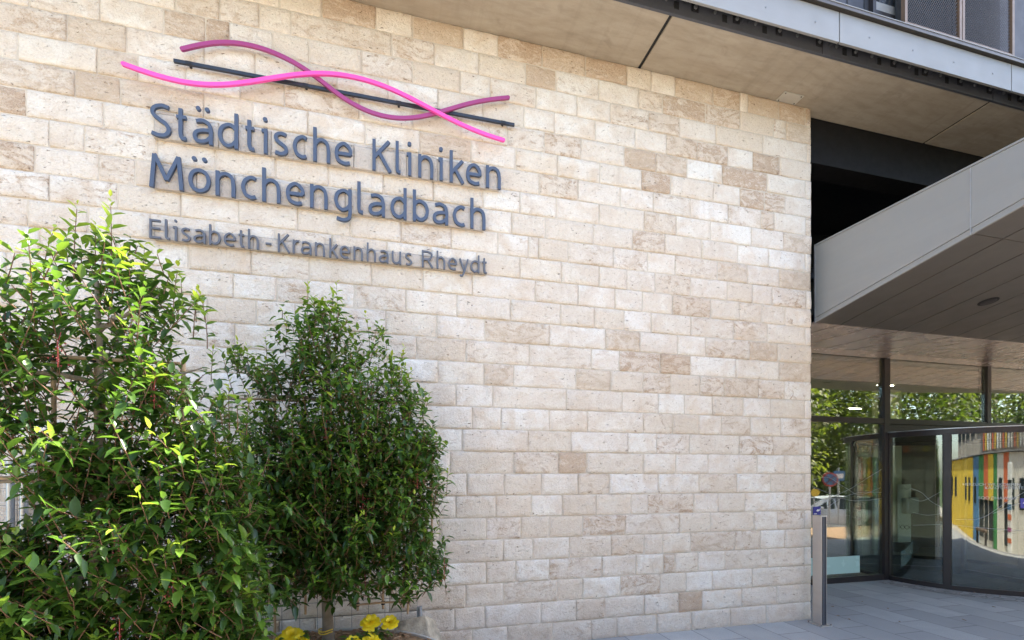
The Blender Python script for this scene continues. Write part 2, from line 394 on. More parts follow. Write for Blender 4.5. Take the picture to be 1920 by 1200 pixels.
# ---------------------------------------------------------------- the stone wall
STONES=[
([-797,-767,-730,-699,-669,-632,-587,-541,-508,-464,-433,-388,-356,-313,-269,-225,-198,-171,-126,-93,-83,-43,-8,0],[0,10,11,8,0,2,17,0,75,15,70,0,70,65,85,4,0,75,70,0,80,80,70]),
([-818,-772,-727,-694,-616,-585,-556,-532,-451,-414,-374,-329,-299,-255,-212,-185,-135,-93,-50,-34,0],[7,18,17,17,50,40,16,50,50,13,4,85,26,0,45,70,60,11,45,70]),
([-806,-758,-710,-666,-624,-595,-578,-546,-518,-476,-433,-391,-363,-319,-278,-243,-201,-166,-123,-64,-6,0],[8,0,35,8,60,75,20,0,9,40,8,9,27,0,21,40,50,2,0,0,28]),
([-798,-767,-687,-649,-596,-559,-529,-496,-454,-411,-370,-331,-301,-259,-216,-181,-145,-108,-77,-43,0],[0,55,55,27,11,0,3,10,9,0,5,3,13,11,10,50,60,2,80,4]),
([-818,-772,-717,-668,-641,-609,-570,-537,-478,-433,-390,-347,-311,-274,-228,-193,-157,-115,-59,-8,0],[5,5,0,45,14,21,45,50,10,8,26,40,50,0,90,60,0,75,0,0]),
([-814,-782,-732,-682,-653,-596,-561,-519,-473,-427,-381,-339,-298,-254,-209,-176,-126,-93,-62,-35,0],[10,0,55,85,55,0,0,0,1,60,0,16,20,0,70,15,1,65,60,8]),
([-812,-762,-712,-664,-617,-569,-540,-498,-455,-416,-384,-316,-277,-232,-196,-153,-108,-67,-50,-8,0],[0,65,11,1,7,9,13,19,3,0,0,45,4,4,33,19,30,45,1,50]),
([-804,-774,-698,-676,-628,-588,-544,-503,-458,-415,-370,-335,-299,-255,-206,-170,-129,-79,-38,0],[14,12,12,31,22,0,12,14,1,31,17,23,3,0,45,6,2,7,55]),
([-818,-771,-707,-667,-643,-603,-568,-520,-479,-432,-388,-343,-310,-261,-219,-183,-140,-96,-57,-8,0],[9,55,13,37,20,3,28,3,0,0,0,20,0,0,50,6,0,2,8,14]),
([-815,-776,-698,-655,-612,-571,-527,-486,-443,-399,-356,-327,-317,-287,-240,-202,-171,-121,-84,-43,0],[0,35,40,13,3,0,18,14,40,0,15,28,12,33,40,11,30,55,0,60]),
([-802,-757,-711,-674,-633,-589,-544,-500,-455,-417,-376,-335,-294,-255,-225,-194,-153,-109,-78,-52,-7,0],[21,35,10,15,25,24,35,29,0,0,21,15,0,19,17,40,4,0,0,40,6]),
([-795,-749,-704,-655,-607,-562,-518,-468,-424,-380,-320,-277,-238,-208,-174,-129,-94,-66,-35,0],[3,2,17,0,0,28,2,2,19,0,35,0,0,0,50,1,35,7,22]),
([-799,-753,-724,-695,-654,-575,-543,-519,-482,-439,-394,-344,-295,-260,-228,-198,-153,-101,-58,-8,0],[16,0,8,2,4,9,55,12,40,6,3,27,5,8,8,16,35,45,7,8]),
([-798,-759,-720,-685,-639,-594,-558,-529,-456,-412,-368,-306,-248,-211,-168,-135,-81,-45,0],[5,2,9,0,24,8,0,35,17,6,50,0,55,9,0,45,65,12]),
([-820,-788,-751,-718,-676,-642,-574,-538,-494,-430,-386,-326,-263,-233,-188,-153,-98,-43,0],[0,2,10,29,10,35,5,8,35,40,35,35,21,60,70,16,9,55]),
([-800,-759,-711,-681,-652,-619,-574,-532,-499,-455,-411,-369,-341,-279,-243,-207,-176,-142,-113,-70,-36,0],[30,19,20,33,23,10,12,14,31,0,0,50,8,50,17,45,8,50,50,35,26]),
([-800,-768,-730,-701,-658,-610,-561,-517,-468,-395,-361,-289,-230,-190,-160,-127,-89,-54,-9,0],[4,20,0,0,25,17,15,22,25,11,11,14,17,10,0,33,1,2,14]),
([-791,-756,-707,-662,-625,-576,-534,-488,-454,-380,-353,-306,-267,-207,-174,-143,-116,-80,-41,0],[8,13,32,22,3,11,8,21,0,0,0,13,12,35,35,0,40,0,35]),
([-796,-758,-727,-691,-641,-606,-578,-549,-517,-472,-431,-389,-327,-284,-224,-192,-154,-94,-51,-9,0],[17,0,14,9,9,15,2,5,1,2,0,20,30,6,0,31,9,45,35,25]),
([-801,-766,-736,-687,-649,-617,-588,-558,-527,-484,-442,-400,-341,-297,-268,-207,-170,-132,-71,-36,0],[5,0,5,8,2,23,4,11,0,16,1,17,40,80,11,0,4,10,4,20]),
([-794,-766,-727,-693,-643,-613,-573,-528,-491,-441,-385,-350,-314,-277,-244,-190,-143,-97,-54,-9,0],[17,1,20,6,14,21,0,0,8,6,0,15,10,35,11,15,35,11,35,3]),
([-804,-771,-734,-705,-668,-634,-587,-541,-502,-473,-395,-358,-324,-293,-258,-220,-202,-149,-120,-87,-33,0],[0,20,0,1,15,5,2,19,0,5,12,3,3,9,18,0,50,8,5,0,26]),
([-798,-764,-732,-699,-651,-620,-591,-543,-502,-453,-410,-367,-334,-306,-272,-227,-166,-129,-75,-45,-9,0],[14,11,5,24,2,0,0,8,11,0,11,40,19,5,50,28,3,6,18,40,8]),
([-802,-754,-712,-666,-622,-583,-553,-521,-473,-405,-351,-322,-286,-242,-206,-185,-153,-99,-67,-36,0],[20,0,18,13,17,13,15,4,22,0,11,2,28,35,9,8,50,45,0,7]),
([-817,-769,-733,-691,-645,-603,-557,-518,-475,-432,-367,-339,-306,-252,-215,-184,-171,-144,-112,-58,-10,0],[20,16,1,0,0,7,7,5,3,10,21,18,40,16,6,65,19,18,31,19,17]),
([-798,-750,-701,-671,-622,-573,-530,-501,-453,-386,-351,-298,-272,-232,-188,-158,-127,-78,0],[22,0,5,5,17,9,0,1,45,4,40,0,10,50,4,2,5,23]),
([-810,-781,-749,-707,-667,-622,-574,-541,-513,-465,-396,-368,-314,-279,-249,-206,-167,-139,-91,-46,0],[4,4,0,0,11,5,16,5,16,11,19,5,17,40,1,20,85,0,25,10]),
([-793,-748,-702,-655,-615,-568,-535,-492,-457,-380,-347,-303,-263,-236,-192,-152,-105,-60,0],[12,11,8,28,9,23,8,1,40,9,45,35,13,0,14,7,12,9]),
]
TOPZ = 5.66; CH = .2025
rnd = random.Random(11)
wall = thing('stone_wall', (-3.6, .15, 0), 'tall wall of pale rough travertine blocks carrying the clinic lettering', 'wall')
mb = MB(); att = []
def stone(mb, att, x0, x1, z0, z1, tone, depth, rough, y_back=.004, g=.0042):
    wdt = x1-x0; hgt = z1-z0
    def axis(L, step):
        n = max(2, int((L-.03)/step)); return [0, .004, .013]+[.013+(L-.026)*k/n for k in range(1, n)]+[L-.013, L-.004, L]
    us = axis(wdt, .03); zs = axis(hgt, .03)
    seed = rnd.random()*90
    tx, tz = rnd.uniform(-.006, .006), rnd.uniform(-.004, .004)
    col = (tone, rnd.random(), rnd.random(), 1)
    nu, nz = len(us), len(zs); vs = []
    cut = [rnd.random() < .12 for _ in range(4)]
    for j, b in enumerate(zs):
        for i, a in enumerate(us):
            eu = min(a, wdt-a); ez = min(b, hgt-b); e = min(eu, ez)
            p = Vector((x0+a, seed, z0+b))
            nz1 = noise.noise(p*13)*.5+noise.noise(p*33)*.5
            y = -depth-rough*nz1-tx*(a/wdt-.5)*2-tz*(b/hgt-.5)*2
            lim = y_back-.0105; y = lim-(lim-y)*.15 if y > lim and depth < .03 else y
            prof_ = min(1, (e/.010))**.5
            y = y_back+(y-y_back)*prof_ if e < .010 else y
            jx = noise.noise(p*19+Vector((5,0,0)))*.0035; jz = noise.noise(p*19+Vector((0,5,0)))*.003
            k = 1-min(1, e/.02)
            X = x0+a+jx*k; Z = z0+b+jz*k
            if eu < .02 and ez < .02 and cut[(a > wdt/2)+2*(b > hgt/2)]:     # chipped corners
                X += (.006 if a < wdt/2 else -.006)*(1-ez/.02); Z += (.006 if b < hgt/2 else -.006)*(1-eu/.02)
            X = min(max(X, x0+g*.6), x1-g*.6) if eu > 0 else (x0+g+abs(jx)*.6 if a == 0 else x1-g-abs(jx)*.6)
            Z = min(max(Z, z0+g*.6), z1-g*.6) if ez > 0 else (z0+g+abs(jz)*.6 if b == 0 else z1-g-abs(jz)*.6)
            vs.append((X, y, Z)); att.append(col)
    fs = [(j*nu+i, j*nu+i+1, (j+1)*nu+i+1, (j+1)*nu+i) for j in range(nz-1) for i in range(nu-1)]
    mb.add(vs, fs, True)
ends = MB(); ends_att = []
for k, (xs, ts) in enumerate(STONES):
    z1 = TOPZ-k*CH; z0 = z1-CH
    for i in range(len(xs)-1):
        rough = (.010 if k > 9 else .005) + (.007 if k > 9 else .004)*rnd.random()
        t_ = ts[i]/100
        stone(mb, att, xs[i]/100, xs[i+1]/100, z0, z1, t_, .0125+rnd.uniform(-.0025, .004), rough)
    # return face of the corner stone
    col = (ts[-1]/100, rnd.random(), rnd.random(), 1); n = 7; e = []
    for j in range(n):
        b = z0+.004+(CH-.008)*j/(n-1)
        for y in (.004, .26):
            e.append((-.004+.003*noise.noise(Vector((k*3.3, y*9, b*30))), y, b)); ends_att.append(col)
    ends.add(e, [(2*j, 2*j+1, 2*j+3, 2*j+2) for j in range(n-1)], True)
mb.attr = att; mb.build('stone_facing', M['stone'], wall, recalc=False)
ends.attr = ends_att; ends.build('corner_return', M['stone'], wall, recalc=False)
MB().box(-9, -.010, -.005, .28, -.05, 5.655).build('mortar', M['mortar'], wall)

# ---------------------------------------------------------------- lettering on the wall
def spline(P, n=8, closed=False):
    P = [Vector(p) for p in P]; out = []
    if len(P) == 2: return P
    N = len(P); segs = N if closed else N-1
    for i in range(segs):
        p0 = P[(i-1) % N] if closed or i > 0 else P[0]*2-P[1]
        p1 = P[i]; p2 = P[(i+1) % N]
        p3 = P[(i+2) % N] if closed or i < N-2 else P[-1]*2-P[-2]
        for k in range(n):
            t = k/n; out.append(.5*((2*p1)+(p2-p0)*t+(2*p0-5*p1+4*p2-p3)*t*t+(3*p1-p0-3*p2+p3)*t**3))
    if not closed: out.append(P[-1])
    return out
def ribbon(mb, P, wd, y0, y1, closed=False, ch=.0010):
    """flat bar of width wd following P (x, z), from y0 (front) back to y1, with eased front edges"""
    n = len(P); vs = []
    for i, p in enumerate(P):
        a = P[(i-1) % n] if closed or i > 0 else P[0]; b = P[(i+1) % n] if closed or i < n-1 else P[-1]
        t = (b-a).normalized(); m = Vector((-t.y, t.x))*wd/2; q = m*(1-2*ch/wd)
        for v, y in ((m, y1), (m, y0+ch), (q, y0), (-q, y0), (-m, y0+ch), (-m, y1)): vs.append((p.x+v.x, y, p.y+v.y))
    fs = []
    for i in range(n if closed else n-1):
        j = (i+1) % n
        for k in range(5): fs.append((i*6+k, j*6+k, j*6+k+1, i*6+k+1))
    mb.add(vs, fs)
    if not closed: mb.add(vs[:6], [(0,1,2,3,4,5)]); mb.add(vs[-6:], [(5,4,3,2,1,0)])
B, T, AS, CP = .085, .915, 1.40, 1.32
arch = [(0, .70), (.22, .86), (.55, T), (.88, .80), (1, .52), (1, 0)]
bowl_d = [(1, .74), (.80, .87), (.52, T), (.14, .78), (0, .5), (.13, .22), (.46, B), (.78, .15), (1, .32)]
GL = {
 'o': [('c', [(.5, T), (.14, .80), (0, .5), (.14, .20), (.5, B), (.86, .20), (1, .5), (.86, .80)])],
 'c': [('s', [(1, .86), (.66, T), (.2, .78), (0, .5), (.2, .2), (.66, B), (1, .13)])],
 'e': [('l', [(.04, .49), (1, .49)]), ('s', [(1, .47), (.94, .72), (.54, T), (.12, .76), (0, .48), (.14, .2), (.58, B), (.94, .13)])],
 'a': [('s', [(.08, .86), (.5, T), (.88, .80), (1, .55)]), ('l', [(1, .57), (1, 0)]), ('s', [(1, .54), (.5, .53), (.12, .44), (0, .28), (.12, .12), (.42, B), (.78, .16), (1, .31)])],
 's': [('s', [(.92, .87), (.5, T), (.12, .82), (.12, .64), (.5, .5), (.88, .36), (.90, .18), (.5, B), (.04, .13)])],
 'n': [('l', [(0, 0), (0, 1)]), ('s', arch)],
 'h': [('l', [(0, 0), (0, AS)]), ('s', arch)],
 'u': [('s', [(0, 1), (0, .42), (.12, .17), (.42, B), (.76, .14), (1, .33)]), ('l', [(1, 0), (1, 1)])],
 'd': [('l', [(1, 0), (1, AS)]), ('s', bowl_d)],
 'b': [('l', [(0, 0), (0, AS)]), ('s', [(1-x, y) for x, y in bowl_d])],
 'g': [('s', bowl_d), ('s', [(1, 1), (1, .4), (1, -.05), (.90, -.27), (.55, -.36), (.06, -.30)])],
 't': [('s', [(.42, 1.24), (.42, .6), (.42, .3), (.52, .13), (.74, B), (1, .10)]), ('l', [(0, T), (.98, T)])],
 'i': [('l', [(.85, 0), (.85, 1)]), ('l', [(0, T), (.85, T)]), ('d', (.76, 1.37))],
 'l': [('s', [(0, AS), (0, .8), (0, .32), (.14, .13), (.5, B), (1, .08)])],
 'r': [('l', [(0, 0), (0, 1)]), ('s', [(0, .62), (.3, .82), (.62, T), (1, T)])],
 'k': [('l', [(0, 0), (0, AS)]), ('l', [(.03, .42), (.95, 1)]), ('l', [(.34, .58), (1, 0)])],
 'y': [('l', [(0, 1), (.53, .06)]), ('s', [(1, 1), (.62, .12), (.44, -.2), (.26, -.34), (0, -.35)])],
 'S': [('s', [(.93, 1.19), (.55, 1.24), (.14, 1.12), (.08, .90), (.42, .70), (.78, .55), (.94, .33), (.78, .13), (.42, B), (.02, .15)])],
 'M': [('l', [(0, 0), (.10, CP)]), ('l', [(.10, CP), (.5, .34)]), ('l', [(.5, .34), (.90, CP)]), ('l', [(.90, CP), (1, 0)])],
 'K': [('l', [(0, 0), (0, CP)]), ('l', [(.03, .58), (.92, CP)]), ('l', [(.3, .80), (1, 0)])],
 'E': [('l', [(0, 0), (0, CP)]), ('l', [(0, B), (1, B)]), ('l', [(0, .70), (.93, .70)]), ('l', [(0, CP-.085), (.98, CP-.085)])],
 'R': [('l', [(0, 0), (0, CP)]), ('s', [(0, 1.235), (.5, 1.235), (.86, 1.12), (.90, .90), (.72, .68), (.4, .62), (0, .62)]), ('l', [(.5, .64), (1, 0)])],
 '-': [('l', [(0, .5), (1, .5)])],
}
GL['ä'] = GL['a']+[('d', (.22, 1.36)), ('d', (.78, 1.36))]
GL['ö'] = GL['o']+[('d', (.22, 1.36)), ('d', (.78, 1.36))]
LINES = [
 ('name line', 4.203, .200, .0275, 'letters of the line Städtische Kliniken, upper of the two large text lines', [('S',-6.313,-6.161),('t',-6.145,-6.05),('ä',-6.019,-5.879),('d',-5.843,-5.699),('t',-5.66,-5.568),('i',-5.542,-5.48),('s',-5.444,-5.326),('c',-5.296,-5.179),('h',-5.14,-5.008),('e',-4.972,-4.831),('K',-4.669,-4.507),('l',-4.477,-4.421),('i',-4.398,-4.338),('n',-4.285,-4.154),('i',-4.122,-4.067),('k',-4.01,-3.877),('e',-3.863,-3.724),('n',-3.681,-3.545)]),
 ('town line', 3.814, .194, .0275, 'letters of the line Mönchengladbach, lower of the two large text lines', [('M',-6.313,-6.082),('ö',-6.05,-5.895),('n',-5.86,-5.72),('c',-5.678,-5.559),('h',-5.525,-5.389),('e',-5.348,-5.206),('n',-5.164,-5.027),('g',-4.976,-4.837),('l',-4.792,-4.732),('a',-4.702,-4.565),('d',-4.519,-4.383),('b',-4.331,-4.193),('a',-4.159,-4.023),('c',-3.982,-3.864),('h',-3.824,-3.687)]),
 ('house line', 3.420, .113, .0152, 'smaller letters of the line Elisabeth-Krankenhaus Rheydt, lowest on the wall', [('E',-6.314,-6.232),('l',-6.211,-6.172),('i',-6.163,-6.125),('s',-6.103,-6.034),('a',-6.015,-5.932),('b',-5.907,-5.825),('e',-5.803,-5.719),('t',-5.704,-5.65),('h',-5.63,-5.55),('-',-5.508,-5.451),('K',-5.41,-5.316),('r',-5.298,-5.243),('a',-5.236,-5.153),('n',-5.127,-5.05),('k',-5.015,-4.943),('e',-4.932,-4.852),('n',-4.823,-4.747),('h',-4.715,-4.64),('a',-4.615,-4.535),('u',-4.508,-4.43),('s',-4.399,-4.334),('R',-4.253,-4.153),('h',-4.125,-4.05),('e',-4.023,-3.944),('y',-3.926,-3.839),('d',-3.824,-3.741),('t',-3.721,-3.667)]),
]
for nm, zb, xh, sw, lab, L in LINES:
    t = thing('wall_lettering', (L[0][1], -.03, zb), lab, 'lettering', 'lettering lines on the stone wall')
    yf = -.070 if sw > .02 else -.064; yb = -.048
    x_s, x_e = L[0][1]+.02, L[-1][2]-.01
    rail = MB(); ra = []; x = x_s                              # mounting rail, faced like the stones behind it
    while x < x_e-.01:
        x2 = min(x+rnd.uniform(.25, .5), x_e); x2 = x_e if x_e-x2 < .12 else x2
        stone(rail, ra, x, x2, zb+.004, zb+xh*1.0, rnd.choice((.05, .2, .35, .5)), .043, .0006, -.0385, .0012); x = x2
    rail.add([(x_s, -.040, zb+.004), (x_e, -.040, zb+.004), (x_e, .0, zb+.004), (x_s, .0, zb+.004)], [(0,1,2,3)]); ra += [(.0, .2, .5, 1)]*4
    rail.add([(x_s, -.040, zb+xh), (x_e, -.040, zb+xh), (x_e, .0, zb+xh), (x_s, .0, zb+xh)], [(0,1,2,3)]); ra += [(.0, .2, .5, 1)]*4
    for xx in (x_s, x_e):
        rail.add([(xx, -.040, zb+.004), (xx, 0, zb+.004), (xx, 0, zb+xh), (xx, -.04, zb+xh)], [(0,1,2,3)]); ra += [(.0, .2, .5, 1)]*4
    rail.attr = ra; rail.build('mounting_rail', M['rail'], t, recalc=False)
    for ch, xa, xb in L:
        m = MB(); W = xb-xa-sw
        for si, (kind, P) in enumerate(GL[ch]):
            dy = si*.0005
            if kind == 'd':
                x, z = P; m.disc((xa+sw/2+x*W, (yf+yb)/2-dy, zb+z*xh), sw*.62, (0,1,0), yb-yf, 20)
                continue
            Q = [Vector((xa+sw/2+x*W, zb+z*xh)) for x, z in P]
            ribbon(m, Q if kind == 'l' else spline(Q, 8, kind == 'c'), sw, yf-dy, yb, kind == 'c')
        m.build('letter', M['letter' if sw > .02 else 'letter_grey'], t)

lg = thing('wave_logo', (-4.9, -.05, 4.8), 'wave emblem of pink, purple and black metal bars above the lettering', 'logo')
purple = [(-6.089,4.914),(-5.983,4.97),(-5.872,5.021),(-5.76,5.048),(-5.625,5.063),(-5.489,5.051),(-5.33,5.013),(-5.176,4.945),(-5.065,4.871),(-4.961,4.794),(-4.834,4.717),(-4.661,4.663),(-4.485,4.66),(-4.327,4.693),(-4.166,4.761),(-4.003,4.848),(-3.836,4.937),(-3.666,5.005),(-3.477,5.051)]
pink = [(-6.468,4.696),(-6.333,4.665),(-6.192,4.641),(-6.049,4.634),(-5.901,4.647),(-5.753,4.681),(-5.6,4.738),(-5.445,4.804),(-5.246,4.885),(-5.082,4.928),(-4.916,4.95),(-4.747,4.949),(-4.573,4.927),(-4.395,4.879),(-4.214,4.809),(-4.029,4.741),(-3.839,4.681),(-3.671,4.65),(-3.527,4.637)]
def smooth_pts(P):
    Q = [Vector(p) for p in P]
    for _ in range(2): Q = [Q[0]]+[(Q[i-1]+2*Q[i]+Q[i+1])/4 for i in range(1, len(Q)-1)]+[Q[-1]]
    return spline(Q, 6)
for nm, P, y0, y1, mat in (('purple_wave', purple, -.078, -.058, 'purple'), ('pink_wave', pink, -.102, -.080, 'pink')):
    m = MB(); Q = smooth_pts(P); ribbon(m, Q, .032, y0, y1, ch=.0012)
    for q in (Q[0], Q[-1]): m.disc((q.x, (y0+y1)/2, q.y), .0158, (0,1,0), abs(y1-y0)-.0015, 20)
    m.build(nm, M[mat], lg)
bar = MB().box(-6.156, -3.412, -.056, -.036, 4.814, 4.841).build('black_bar', M['anthracite'], lg, .002)
for x in (-6.05, -5.2, -4.45, -3.52):
    MB().tube([(x, -.036, 4.827), (x, .0, 4.827)], .011, 10).build('standoff', M['washer'], lg)
    MB().box(x-.022, x+.022, -.0600, -.0565, 4.816, 4.839).build('clamp', M['washer'], lg)

# ---------------------------------------------------------------- the hospital building over the wall
bl = thing('hospital_building', (0, .5, 0), 'dark metal-clad hospital block with concrete soffit overhanging the stone wall', 'building')
jx = [-9.95, -6.03, -2.112, 1.81, 5.73, 9.65]
for a, b in zip(jx[:-1], jx[1:]):
    m = MB().box(a+.016, b-.016, -.565, .10, 5.66, 5.80); m.build('concrete_slab', M['concrete'], bl, .004)
for x in jx: MB().box(x-.0155, x+.0155, -.555, .09, 5.672, 5.80).build('joint_filler', M['void'], bl)
m = MB().box(-14, 14, -.55, 8, 5.802, 6.02); m.build('floor_slab', M['void'], bl)
eb = MB().box(-14, 14, -.590, -.568, 5.652, 5.96).build('edge_beam', M['steel_dark'], bl)
for x in [-10+2.29*k+.35 for k in range(9)]: MB().box(x-.003, x+.003, -.5935, -.5905, 5.652, 5.95).build('beam_joint', M['washer'], eb)
pat = [(0, 'w'), (.17, 's'), (.33, 'b'), (.46, 'w'), (.56, 'k'), (.72, 's')]
bolt0 = wash0 = slot0 = brk0 = None
def put(proto, maker, x, parent):
    if proto is None: proto = maker(); proto.location.x += x; return proto
    c = proto.copy(); COL.objects.link(c); c.parent = parent; c.location.x = x; return c
def mk_w():
    o = MB().box(-.034, .034, -.598, -.591, 5.715, 5.79).build('square_washer', M['washer'], eb)
    return o
def mk_b(): return MB().tube([(0, -.612, 5.750), (0, -.599, 5.750)], .018, 6).build('bolt', M['bolt'], eb)
def mk_s(): return MB().box(-.024, .024, -.594, -.5905, 5.70, 5.765).add([], []).build('slot', M['void'], eb)
def mk_k(): return MB().box(-.05, -.044, -.66, -.591, 5.735, 5.80).box(.02, .026, -.66, -.591, 5.735, 5.80).bar((-.045, -.65, 5.74), (.02, -.60, 5.79), .016, .016).build('bracket', M['steel_dark'], eb)
pr = {}
for i in range(26):
    x0 = -4.2+.763*i*.6; k = i % 5
    if x0 > 3.4: break
    for dx, kind in ((0, 'w'), (.10, 'k'), (.20, 'b2'), (.31, 's')):
        x = x0+dx+.02*math.sin(i*2.7)
        if kind == 'w':
            for kk, f in (('w', mk_w), ('b', mk_b)):
                if kk not in pr: pr[kk] = f(); pr[kk].location.x = x-ORG[eb.name].x*0
                else: c = pr[kk].copy(); COL.objects.link(c); c.location.x = x
        elif kind == 's' and k != 2:
            if 's' not in pr: pr['s'] = mk_s(); pr['s'].location.x = x
            else: c = pr['s'].copy(); COL.objects.link(c); c.location.x = x
        elif kind == 'k' and k % 2:
            if 'k' not in pr: pr['k'] = mk_k(); pr['k'].location.x = x
            else: c = pr['k'].copy(); COL.objects.link(c); c.location.x = x
        elif kind == 'b2':
            c = pr['b'].copy(); COL.objects.link(c); c.location.x = x; c.scale = (.8, 1, 1)
fj = [-9.58, -7.29, -5.0, -2.71, -.42, 1.867, 4.155, 6.44]
for a, b in zip(fj[:-1], fj[1:]):
    m = MB().box(a+.006, b-.006, -.712, -.700, 5.675, 5.958).box(a+.006, b-.006, -.6995, -.690, 5.675, 5.679)
    f = m.build('fascia_panel', M['silver'], bl, .0015)
    if -4 < a < 3:
        for k in range(4):
            x = a+.36+k*.55
            MB().tube([(x, -.716, 5.80), (x, -.7125, 5.80)], .008, 10).build('rivet', M['bolt'], f)
m = MB().box(-14, 14, -.745, -.60, 5.962, 5.998); m.build('cap_rail', M['cap'], bl, .003)
MB().box(-14, 14, -.749, -.735, 5.999, 6.006).build('cap_edge', M['silver'], bl)
MB().box(-48, 16, -.45, 8, 6.03, 8.3).build('upper_wall', M['facade_blue'], bl)
for x in (-3.9, -2.6, -1.3, -.02, .20, 3.4):
    MB().box(x-.006, x+.006, -.4545, -.4505, 6.03, 7.45).build('panel_joint', M['void'], bl)
wf = MB().box(.255, .295, -.50, -.452, 6.05, 7.45).box(.70, .74, -.50, -.452, 6.05, 7.45).box(.295, .70, -.50, -.452, 6.05, 6.36).build('window_frame', M['frame'], bl)
MB().box(.296, .699, -.478, -.470, 6.361, 7.45).build('window_pane', simple('dark_pane', (.04, .045, .055), .05, 0, .1, 1, 0, 1, .9), wf)
MB().box(.296, .699, -.488, -.480, 6.362, 6.46).build('reflection_strip', M['silver'], wf)  # pale strip painted in for the reflection low on the pane
for a, b in ((.487, 1.268), (1.276, 2.046)):
    z0 = 6.12; z1 = 7.4; y = -.62
    sh = thing('shutter', (a, y, z0), '', 'shutter'); sh.parent = bl; sh.location = Vector((a, y, z0))-ORG[bl.name]
    for k in ('label', 'category'):
        if k in sh: del sh[k]
    fr = MB().box(a, a+.035, y-.02, y+.02, z0, z1).box(b-.035, b, y-.02, y+.02, z0, z1).box(a+.035, b-.035, y-.019, y+.019, z0, z0+.04)
    fr.build('shutter_frame', M['bronze'], sh, .002)
    m = MB(); px, pz = .024, .019; nx = int((b-a-.07)/px); nzz = int((z1-z0-.04)/pz)
    for j in range(nzz):
        for i in range(nx):                                      # expanded metal: staggered tilted strands
            cx = a+.035+px*(i+.5+.5*(j % 2)); cz = z0+.04+pz*j
            if cx+px/2 > b-.03: continue
            m.add([(cx-px/2, y, cz), (cx, y-.006, cz+pz*.55), (cx+px/2, y, cz), (cx+px/2, y+.004, cz+.0105), (cx, y-.002, cz+pz*.55+.0105), (cx-px/2, y+.004, cz+.0105)], [(0,1,4,5), (1,2,3,4)])
    MB().box(a+.03, b-.03, -.53, -.52, z0+.02, z1).build('shaded_pane', M['void'], sh)
    m.build('shutter_mesh', M['mesh'], sh, recalc=False)
# recess above the canopy
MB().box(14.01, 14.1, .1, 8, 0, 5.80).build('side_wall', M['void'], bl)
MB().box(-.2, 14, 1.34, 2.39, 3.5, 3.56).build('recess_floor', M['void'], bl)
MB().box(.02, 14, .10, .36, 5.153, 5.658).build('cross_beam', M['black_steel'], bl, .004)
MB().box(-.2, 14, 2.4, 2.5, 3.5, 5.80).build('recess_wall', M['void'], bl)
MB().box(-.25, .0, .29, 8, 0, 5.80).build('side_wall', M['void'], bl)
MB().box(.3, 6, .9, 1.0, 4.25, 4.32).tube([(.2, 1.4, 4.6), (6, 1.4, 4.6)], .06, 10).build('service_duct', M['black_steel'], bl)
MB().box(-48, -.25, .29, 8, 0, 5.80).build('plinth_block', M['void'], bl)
pl = MB().box(-.479, -.229, -.137, -.013, 5.652, 5.6585).build('cover_plate', M['plate'], bl, .001)
for x in (-.455, -.253):
    for y in (-.122, -.028): MB().disc((x, y, 5.6505), .007, (0,0,1), .003, 10).build('screw', M['screw'], pl)

# entrance canopy: flat roof, soffit rising towards its tip
cn = thing('entrance_canopy', (3.5, -1, 0), 'grey metal canopy with sloping panelled underside over the entrance', 'canopy')
def zs(y): return 3.318-.177*(y-.05)
def zt(y): return 4.165+.029*(y-.05)
CX = .097; YJ = -1.431; YE = -3.25; XE = 9
def fascia(y0, y1, name='fascia_panel'):
    m = MB()
    for lo, hi, x0, x1 in ((.042, 0, CX, CX+.02), (.012, None, CX+.007, CX+.024)):
        A = [(y0, zs(y0)+lo), (y1, zs(y1)+lo), (y1, zt(y1) if hi is not None else zs(y1)+.040), (y0, zt(y0) if hi is not None else zs(y0)+.040)]
        vs = [(x, y, z) for x in (x0, x1) for y, z in A]
        m.add(vs, [(0,1,2,3),(7,6,5,4)]+[(i, (i+1) % 4, 4+(i+1) % 4, 4+i) for i in range(4)])
    lip = [(y0, zs(y0)-.012), (y1, zs(y1)-.012), (y1, zs(y1)+.010), (y0, zs(y0)+.010)]
    vs = [(x, y, z) for x in (CX, CX+.02) for y, z in lip]
    m.add(vs, [(0,1,2,3),(7,6,5,4)]+[(i, (i+1) % 4, 4+(i+1) % 4, 4+i) for i in range(4)])
    return m.build(name, M['canopy'], cn)
fascia(.035, YJ+.004); fascia(YJ-.004, YE)
MB().box(CX-.004, CX+.012, .030, .044, 3.306, 4.166).build('corner_trim', M['galv'], cn)
MB().box(CX-.003, CX+.012, YJ-.0035, YJ+.0035, zs(YJ)-.01, zt(YJ)).build('joint_trim', M['galv'], cn)
vs = [(x, y, f(y)) for f in (lambda y: zs(y)+.03, lambda y: zt(y)-.01) for y in (.06, YE+.02) for x in (CX+.026, XE)]
MB().add(vs, [(0,2,3,1),(4,5,7,6),(0,1,5,4),(2,6,7,3),(0,4,6,2),(1,3,7,5)]).build('canopy_core', M['void'], cn)
MB().box(CX-.006, XE, YE-.03, .05, zt(YE)+.012, zt(YE)+.016).add([], []).build('roof_sheet', M['galv'], cn) if False else None
MB().add([(CX-.008, .04, zt(.04)+.002), (CX+.05, .04, zt(.04)+.002), (CX+.05, YE, zt(YE)+.002), (CX-.008, YE, zt(YE)+.002),
          (CX-.008, .04, zt(.04)+.018), (CX+.05, .04, zt(.04)+.018), (CX+.05, YE, zt(YE)+.018), (CX-.008, YE, zt(YE)+.018)],
         [(0,1,2,3),(7,6,5,4),(0,4,5,1),(1,5,6,2),(2,6,7,3),(3,7,4,0)]).build('roof_edge', M['canopy'], cn)
xs_ = [CX+.024, .471, .913]; 
